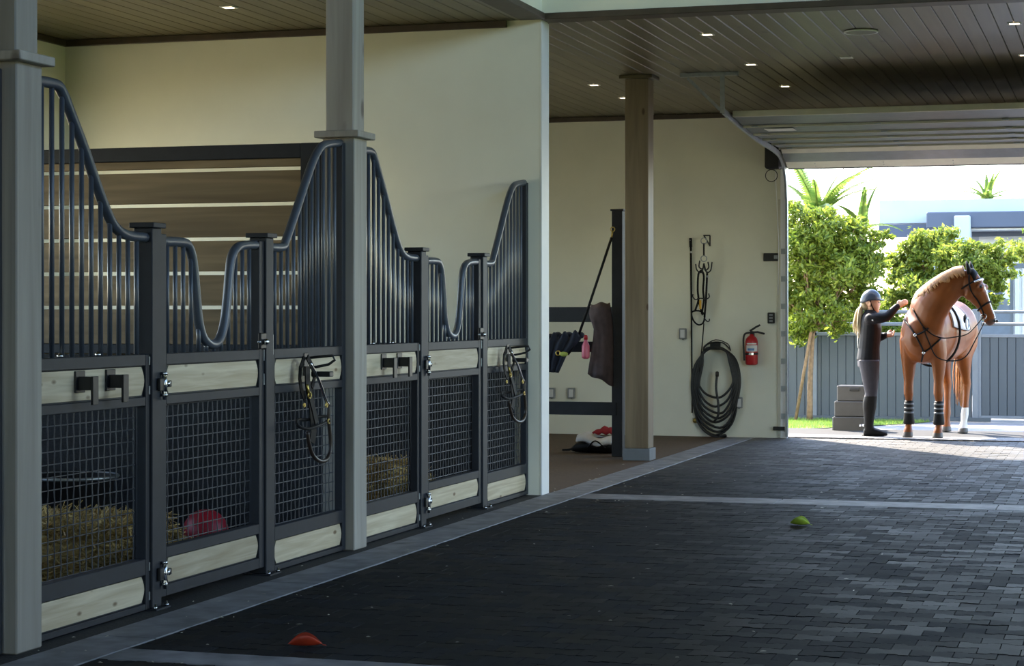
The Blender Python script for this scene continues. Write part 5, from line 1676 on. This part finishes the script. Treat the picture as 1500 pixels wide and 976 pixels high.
# white saddle pad with piping and girth
def pad_pts(x, k):
    z, a, b = torso_ring(x)
    out = []
    n = 22
    for j in range(n + 1):
        ang = R(6) + R(168) * j / n
        out.append(H(x, a * k * math.cos(ang), z + b * k * math.sin(ang)))
    return out
vs, fs = [], []
xsn = [-0.20 - 0.56 * i / 10 for i in range(11)]
for x in xsn: vs += pad_pts(x, 1.055)
for i in range(10):
    for j in range(22):
        a = i * 23 + j
        fs.append((a, a + 1, a + 24, a + 23))
pad = MB().add(vs, fs, True).build('saddle_pad', 'white_cloth', horse)
md = pad.modifiers.new('thickness', 'SOLIDIFY'); md.thickness = 0.014
ed = MB()
for j in (0, 22): ed.tube([vs[i * 23 + j] for i in range(11)], 0.004, 6)
for i in (0, 10): ed.tube([vs[i * 23 + j] for j in range(23)], 0.004, 6)
ed.build('pad_piping', 'navy', pad)
g = MB()
def girdle(x, k, a0, a1, n=24):
    z, a, b = torso_ring(x)
    return [H(x, a * k * math.cos(a0 + (a1 - a0) * j / n), z + b * k * math.sin(a0 + (a1 - a0) * j / n)) for j in range(n + 1)]
g.strap(girdle(-0.30, 1.085, R(-200), R(25), 30), 0.07, 0.01, tuple(HV(1, 0, 0))) if False else None
gp_ = girdle(-0.34, 1.09, 0, 2 * math.pi, 40)[:-1]
g.tube(gp_, 0.014, 6, closed=True)
g.build('girth', 'leather', horse)
st_ = MB()
c = H(-0.45, 0.345, 1.36)
st_.ball(c, 0.055, 14, 10, (0.9, 0.35, 1.0))
st_.build('stirrup_pad', 'leather', horse)
m = MB(); pts = [H(-0.45 + 0.06 * math.cos(a), 0.375, 1.30 + 0.065 * math.sin(a)) for a in [2 * math.pi * k / 14 for k in range(14)]]
m.tube(pts, 0.008, 6, closed=True); m.build('stirrup_iron', 'galv', horse)
# bridle
br = MB()
def around(s, k=1.05, tilt=0.0, n=22):
    c, f, w = head_ring(s, k)
    return [HT @ (c + f * math.cos(a) + w * math.sin(a) + HD * tilt * math.cos(a)) for a in [2 * math.pi * j / n for j in range(n)]]
br.tube(around(0.40, 1.08, -0.015), 0.010, 6, closed=True)
br.tube(around(0.115, 1.05, -0.01), 0.010, 6, closed=True)
for sg in (-1, 1):
    pts = []
    for s, f in ((0.02, 0.3), (0.12, 0.05), (0.22, -0.05), (0.33, -0.12), (0.44, -0.3), (0.50, -0.45)):
        c, ff, w = head_ring(s, 1.07)
        ang = math.acos(max(-1, min(1, f)))
        pts.append(HT @ (c + ff * math.cos(ang) + w * sg * math.sin(ang)))
    br.tube(smooth_path(pts, 4), 0.009, 6)
br.build('bridle', 'leather', horse)
BIT = []
for sg in (-1, 1):
    c, ff, w = head_ring(0.51, 1.1)
    b = c + ff * -0.5 + w * sg * 0.9
    BIT.append(HT @ b)
    m = MB(); m.tube([HT @ (b + HF * 0.032 * math.cos(a) + HD * 0.032 * math.sin(a)) for a in [2 * math.pi * k / 14 for k in range(14)]], 0.006, 6, closed=True)
    m.build('bit_ring', 'chrome', horse)
c, ff, w = head_ring(0.12, 1.06)
m = MB().tube([HT @ (c + ff * math.cos(a) + w * math.sin(a)) for a in [R(-62 + 124 * k / 10) for k in range(11)]], 0.013, 6); m.build('brow_band', 'chrome', horse)
# reins from the bit sweep back to the saddle pad
near = min(BIT, key=lambda p: p.x); far = max(BIT, key=lambda p: p.x)
rn = MB()
rn.tube(smooth_path([near, on_x(1419, 488, near.x - .02), on_x(1398, 494, near.x - 0.02), hit(1377, 496, .02) or on_x(1377, 496, 23.0), hit(1362, 488, .012) or on_x(1362, 488, 23.0), hit(1349, 474, .012) or on_x(1349, 474, 23.0), hit(1338, 452, .012) or on_x(1338, 452, 23.0)], 5), 0.007, 6)
rn.tube(smooth_path([far, on_x(1428, 500, near.x + .05), on_x(1414, 523, near.x + 0.08), on_x(1394, 529, near.x + .08), hit(1372, 522, .02) or on_x(1372, 522, 23.1), hit(1360, 500, .014) or on_x(1360, 500, 23.1), hit(1352, 480, .012) or on_x(1352, 480, 23.0)], 5), 0.007, 6)
rn.build('reins', 'leather', horse)
# breastplate laid over the chest
bp = MB()
for tr in ([(1319, 452), (1325, 468), (1334, 480), (1341, 491), (1350, 508), (1353, 516)], [(1353, 516), (1361, 511), (1369, 504), (1377, 497)], [(1353, 516), (1351, 524), (1350, 529)], [(1341, 491), (1350, 488), (1360, 481)]):
    pth = hitpath(tr, 0.008)
    if len(pth) > 2: bp.tube(pth, 0.011, 6)
bp.build('breastplate', 'leather', horse)
for a, b in ((1341, 491), (1353, 516)):
    q = hit(a, b, 0.016)
    if q: MB().ball(q, 0.020, 10, 8, (0.5, 1, 1)).build('breastplate_ring', 'chrome', horse)
# tendon boots on the forelegs
for sg in (-1, 1):
    m = MB()
    prof = [(0.42, 0.048), (0.40, 0.053), (0.30, 0.051), (0.22, 0.060), (0.165, 0.064), (0.15, 0.055)]
    m.loft([(H(-0.002, sg * 0.175, z), HV(0, r, 0), HV(r * 1.08, 0, 0)) for z, r in prof], 0, 16)
    bt = m.build('tendon_boot', 'leather', horse)
    for z, r in ((0.385, 0.054), (0.335, 0.0535), (0.285, 0.0535)):
        m = MB(); m.loft([(H(-0.002, sg * 0.175, z + q), HV(0, r + .002, 0), HV(r * 1.08 + .002, 0, 0)) for q in (-0.010, 0.010)], 0, 16)
        m.build('boot_strap', 'fence_rail', bt)

# ================================================================== RIDER
wo = on_floor(1274.5, 637.5)
UA = R(17.075) - math.atan((1275 - CX) / F)
RU = Vector((math.sin(UA), -math.cos(UA), 0)); RV = Vector((math.cos(UA), math.sin(UA), 0))
WO = Vector((wo.x, wo.y, zg(wo.x)))
def Q(u, v, z): return WO + RU * u + RV * v + Vector((0, 0, z))
person = thing('person', WO, 'person in a dark riding helmet, black jacket and tall boots, reaching for the horse', 'person')
TOR = [(0.80, -0.015, 0.165, 0.12), (0.90, -0.02, 0.17, 0.125), (1.02, -0.012, 0.138, 0.108), (1.12, -0.002, 0.138, 0.108), (1.25, 0.008, 0.158, 0.112), (1.34, 0.004, 0.168, 0.10), (1.40, 0.0, 0.14, 0.08), (1.445, 0.004, 0.06, 0.055)]
LEG = [(0.88, -0.012, 0.09, 0.115), (0.74, 0.0, 0.088, 0.100), (0.62, 0.006, 0.072, 0.083), (0.50, 0.014, 0.056, 0.064), (0.38, -0.004, 0.056, 0.066), (0.25, -0.010, 0.044, 0.049), (0.11, -0.015, 0.038, 0.044), (0.06, -0.012, 0.038, 0.045)]
HEADW = [(1.432, 0.060, 0.024, 0.026), (1.452, 0.055, 0.045, 0.046), (1.485, 0.040, 0.060, 0.070), (1.53, 0.026, 0.070, 0.086), (1.58, 0.018, 0.074, 0.093), (1.62, 0.012, 0.068, 0.086), (1.655, 0.008, 0.045, 0.055)]
def zloft(mb, rows, v=0.0, k=0.0, n=18):
    mb.loft([(Q(u, v, z), RV * (a + k), RU * (b + k)) for z, u, a, b in rows], 0, n)
def limb(mb, pts, rs):
    pts = [Q(*p) for p in pts]
    path = smooth_path(pts, 3); m = len(path); q = len(rs) - 1
    rr = []
    for i in range(m):
        f = i / (m - 1) * q; k = min(int(f), q - 1); rr.append(rs[k] + (rs[k + 1] - rs[k]) * (f - k))
    mb.tube(path, rr, 12)
    mb.ball(path[0], rr[0], 12, 8); mb.ball(path[-1], rr[-1], 12, 8)
ARM_R = [(0.0, -0.165, 1.36), (0.10, -0.20, 1.365), (0.19, -0.19, 1.385), (0.25, -0.165, 1.445), (0.305, -0.14, 1.50)]
ARM_L = [(0.0, 0.165, 1.36), (0.035, 0.20, 1.24), (0.06, 0.20, 1.13), (0.12, 0.165, 1.145), (0.175, 0.13, 1.165)]
def hand(mb, wrist, dirn, palm, thumb, L=0.085, curl=0.5):
    """palm plus four fingers of unequal length and a thumb from the side of the palm"""
    w = Q(*wrist); d = (RU * dirn[0] + RV * dirn[1] + Vector((0, 0, dirn[2]))).normalized()
    n = (RU * palm[0] + RV * palm[1] + Vector((0, 0, palm[2]))); n = (n - d * n.dot(d)).normalized()
    s_ = d.cross(n).normalized() * thumb
    mb.loft([(w, s_ * 0.024, n * 0.018), (w + d * 0.04, s_ * 0.037, n * 0.018), (w + d * L, s_ * 0.040, n * 0.014), (w + d * (L + .008), s_ * 0.03, n * 0.008)], 0, 12)
    for k, (o, ln) in enumerate(((0.030, 0.070), (0.010, 0.080), (-0.010, 0.074), (-0.029, 0.058))):
        b = w + d * (L - 0.008) + s_ * o
        p1 = b + d * ln * .45 + n * ln * .12 * curl; p2 = p1 + (d * (1 - curl * .6) + n * curl).normalized() * ln * .35; p3 = p2 + (d * (1 - curl) + n * curl * 1.4).normalized() * ln * .28
        mb.tube([b, p1, p2, p3], [0.0095, 0.009, 0.0085, 0.006], 8)
    b = w + d * 0.025 + s_ * 0.03
    mb.tube([b, b + s_ * 0.022 + d * 0.028 + n * .006, b + s_ * 0.024 + d * 0.058 + n * 0.018], [0.013, 0.011, 0.007], 8)
wb = MB()
zloft(wb, TOR)
for v in (-0.09, 0.09): zloft(wb, LEG, v)
for v in (-0.09, 0.09):
    wb.loft([(Q(-0.05, v, 0.045), RV * .03, Vector((0, 0, .035))), (Q(0.0, v, 0.05), RV * .036, Vector((0, 0, .045))), (Q(0.08, v, 0.038), RV * .04, Vector((0, 0, .03))), (Q(0.15, v, 0.03), RV * .034, Vector((0, 0, .02)))])
limb(wb, ARM_R, [0.052, 0.046, 0.040, 0.034, 0.027]); limb(wb, ARM_L, [0.052, 0.046, 0.040, 0.034, 0.027])
zloft(wb, [(1.38, 0.004, 0.065, 0.065), (1.43, 0.010, 0.052, 0.054), (1.48, 0.018, 0.050, 0.054), (1.52, 0.02, 0.05, 0.06)])
zloft(wb, HEADW)
wb.loft([(Q(0.098, 0, 1.555), RV * .008, RU * .010), (Q(0.112, 0, 1.525), RV * .013, RU * .016), (Q(0.105, 0, 1.505), RV * .012, RU * .010)], 0, 10)      # nose
wb.ball(Q(0.088, 0, 1.45), 0.020, 10, 8)                                                                                                  # chin
for v in (-0.074, 0.074): wb.ball(Q(0.0, v, 1.53), 0.026, 10, 8, (1, 0.5, 1.2))                                                            # ears
hand(wb, (0.305, -0.14, 1.50), (0.75, 0.15, 0.45), (0.2, 1.0, -0.25), 1)
hand(wb, (0.175, 0.13, 1.165), (0.75, -0.35, 0.15), (0.1, -0.8, 0.5), -1, curl=0.8)
remesh(wb, 'body', ['skin'], person, 0.0085, 3)
for v in (-0.03, 0.03):
    MB().ball(Q(0.099, v, 1.548), 0.009, 8, 6).build('eye', 'eye', person)
MB().tube(smooth_path([Q(0.092, -0.022, 1.482), Q(0.103, 0, 1.483), Q(0.092, 0.022, 1.482)], 4), 0.0045, 6).build('lips', 'red_cloth', person)
# clothes
jk = MB()
zloft(jk, [(0.875, -0.02, 0.178, 0.135), (0.90, -0.02, 0.178, 0.135)] + [(z, u, a + .016, b + .016) for z, u, a, b in TOR[2:7]] + [(1.44, 0.006, 0.075, 0.074), (1.465, 0.010, 0.066, 0.068)])
limb(jk, ARM_R, [0.066, 0.060, 0.054, 0.046, 0.038]); limb(jk, ARM_L, [0.066, 0.060, 0.054, 0.046, 0.038])
jacket = remesh(jk, 'jacket', ['jacket'], person, 0.010, 3)
MB().ball(Q(0.03, -0.232, 1.345), 0.014, 8, 6, (1, 1, .7)).build('sleeve_patch', 'white_label', jacket)
MB().tube(smooth_path([Q(-0.135, -0.05, 1.02), Q(-0.14, -0.03, 1.14), Q(-0.125, -0.03, 1.26)], 4), 0.006, 6).build('jacket_piping', 'white_label', jacket)
bc_ = MB()
zloft(bc_, [(0.80, -0.015, 0.172, 0.128), (0.90, -0.02, 0.174, 0.13)])
for v in (-0.09, 0.09): zloft(bc_, [(z, u, a + .008, b + .008) for z, u, a, b in LEG[:5]], v)
remesh(bc_, 'breeches', ['breeches'], person, 0.010, 3)
for v in (-0.09, 0.09):
    bt = MB()
    zloft(bt, [(0.475, 0.010, 0.064, 0.074), (0.46, 0.008, 0.066, 0.076)] + [(0.40, -0.002, 0.068, 0.080), (0.34, -0.006, 0.066, 0.078), (0.24, -0.010, 0.054, 0.062), (0.14, -0.014, 0.047, 0.055), (0.09, -0.012, 0.047, 0.056), (0.05, -0.01, 0.046, 0.058)], v)
    bt.loft([(Q(-0.075, v, 0.04), RV * .026, Vector((0, 0, .03))), (Q(-0.06, v, 0.05), RV * .040, Vector((0, 0, .048))), (Q(0.0, v, 0.055), RV * .044, Vector((0, 0, .053))), (Q(0.07, v, 0.046), RV * .047, Vector((0, 0, .042))), (Q(0.14, v, 0.036), RV * .044, Vector((0, 0, .032))), (Q(0.185, v, 0.03), RV * .030, Vector((0, 0, .022))), (Q(0.20, v, 0.028), RV * .012, Vector((0, 0, .010)))])
    boot = remesh(bt, 'riding_boot', ['leather'], person, 0.009, 3)
    MB().tube([Q(-0.065, v - 0.03, 0.12), Q(-0.085, v, 0.125), Q(-0.065, v + 0.03, 0.12)], 0.007, 6).build('spur', 'chrome', boot)
    MB().tube([Q(-0.085, v, 0.125), Q(-0.12, v, 0.118)], 0.007, 6).build('spur_neck', 'chrome', boot)
    MB().loft([(Q(-0.06, v, 0.004), RV * .036, RU * .036), (Q(-0.06, v, 0.014), RV * .036, RU * .036)], 0, 12).build('boot_heel', 'leather', boot)
hl = MB()
n, m_ = 22, 9; vs, fs = [], []
for i in range(m_ + 1):
    el = R(-8) + R(98) * i / m_
    for k in range(n):
        a = 2 * math.pi * k / n
        vs.append(Q(0.006 + 0.118 * math.cos(el) * math.cos(a), 0.098 * math.cos(el) * math.sin(a), 1.588 + 0.116 * math.sin(el) - 0.03 * (0.0 if math.cos(a) > 0 else -math.cos(a)) * (1 - i / m_)))
for i in range(m_):
    for k in range(n):
        fs.append((i * n + k, i * n + (k + 1) % n, (i + 1) * n + (k + 1) % n, (i + 1) * n + k))
hl.add(vs, fs, True)
helm = hl.build('helmet', 'helmet', person)
md = helm.modifiers.new('thickness', 'SOLIDIFY'); md.thickness = 0.012; md.offset = -1
vz = MB(); vs = []
for j in range(9):
    a = R(-62 + 124 * j / 8)
    vs.append(Q(0.006 + 0.112 * math.cos(a), 0.094 * math.sin(a), 1.592)); vs.append(Q(0.006 + 0.165 * math.cos(a), 0.10 * math.sin(a), 1.578))
vz.add(vs, [(2 * j, 2 * j + 1, 2 * j + 3, 2 * j + 2) for j in range(8)], True)
vis = vz.build('helmet_peak', 'helmet', helm); md = vis.modifiers.new('thickness', 'SOLIDIFY'); md.thickness = 0.008
for v in (-0.082, 0.082):
    MB().strap(smooth_path([Q(0.0, v, 1.57), Q(0.02, v * .95, 1.51), Q(0.055, v * .6, 1.445), Q(0.075, 0, 1.432)], 4), 0.014, 0.004, tuple(RV)).build('chin_strap', 'leather', helm)
pt = MB(); rg = random.Random(17)
for k in range(34):
    a, b = rg.gauss(0, .018), rg.gauss(0, .02); e = rg.uniform(-.06, .05)
    pt.tube(smooth_path([Q(-0.085, b * .5, 1.53 + a * .4), Q(-0.118 + a * .6, b, 1.46), Q(-0.130 + a, b * 1.3, 1.36), Q(-0.135 + a * 1.3, b * 1.3, 1.27), Q(-0.125 + a * 1.2, b, 1.19 + e)], 3), [0.010, 0.012, 0.013, 0.014, 0.014, 0.014, 0.013, 0.012, 0.011, 0.009, 0.007, 0.005, 0.002], 5)
pt.ball(Q(-0.07, 0, 1.51), 0.05, 10, 8, (1, 1, 1))
pt.build('ponytail', 'blonde', person)
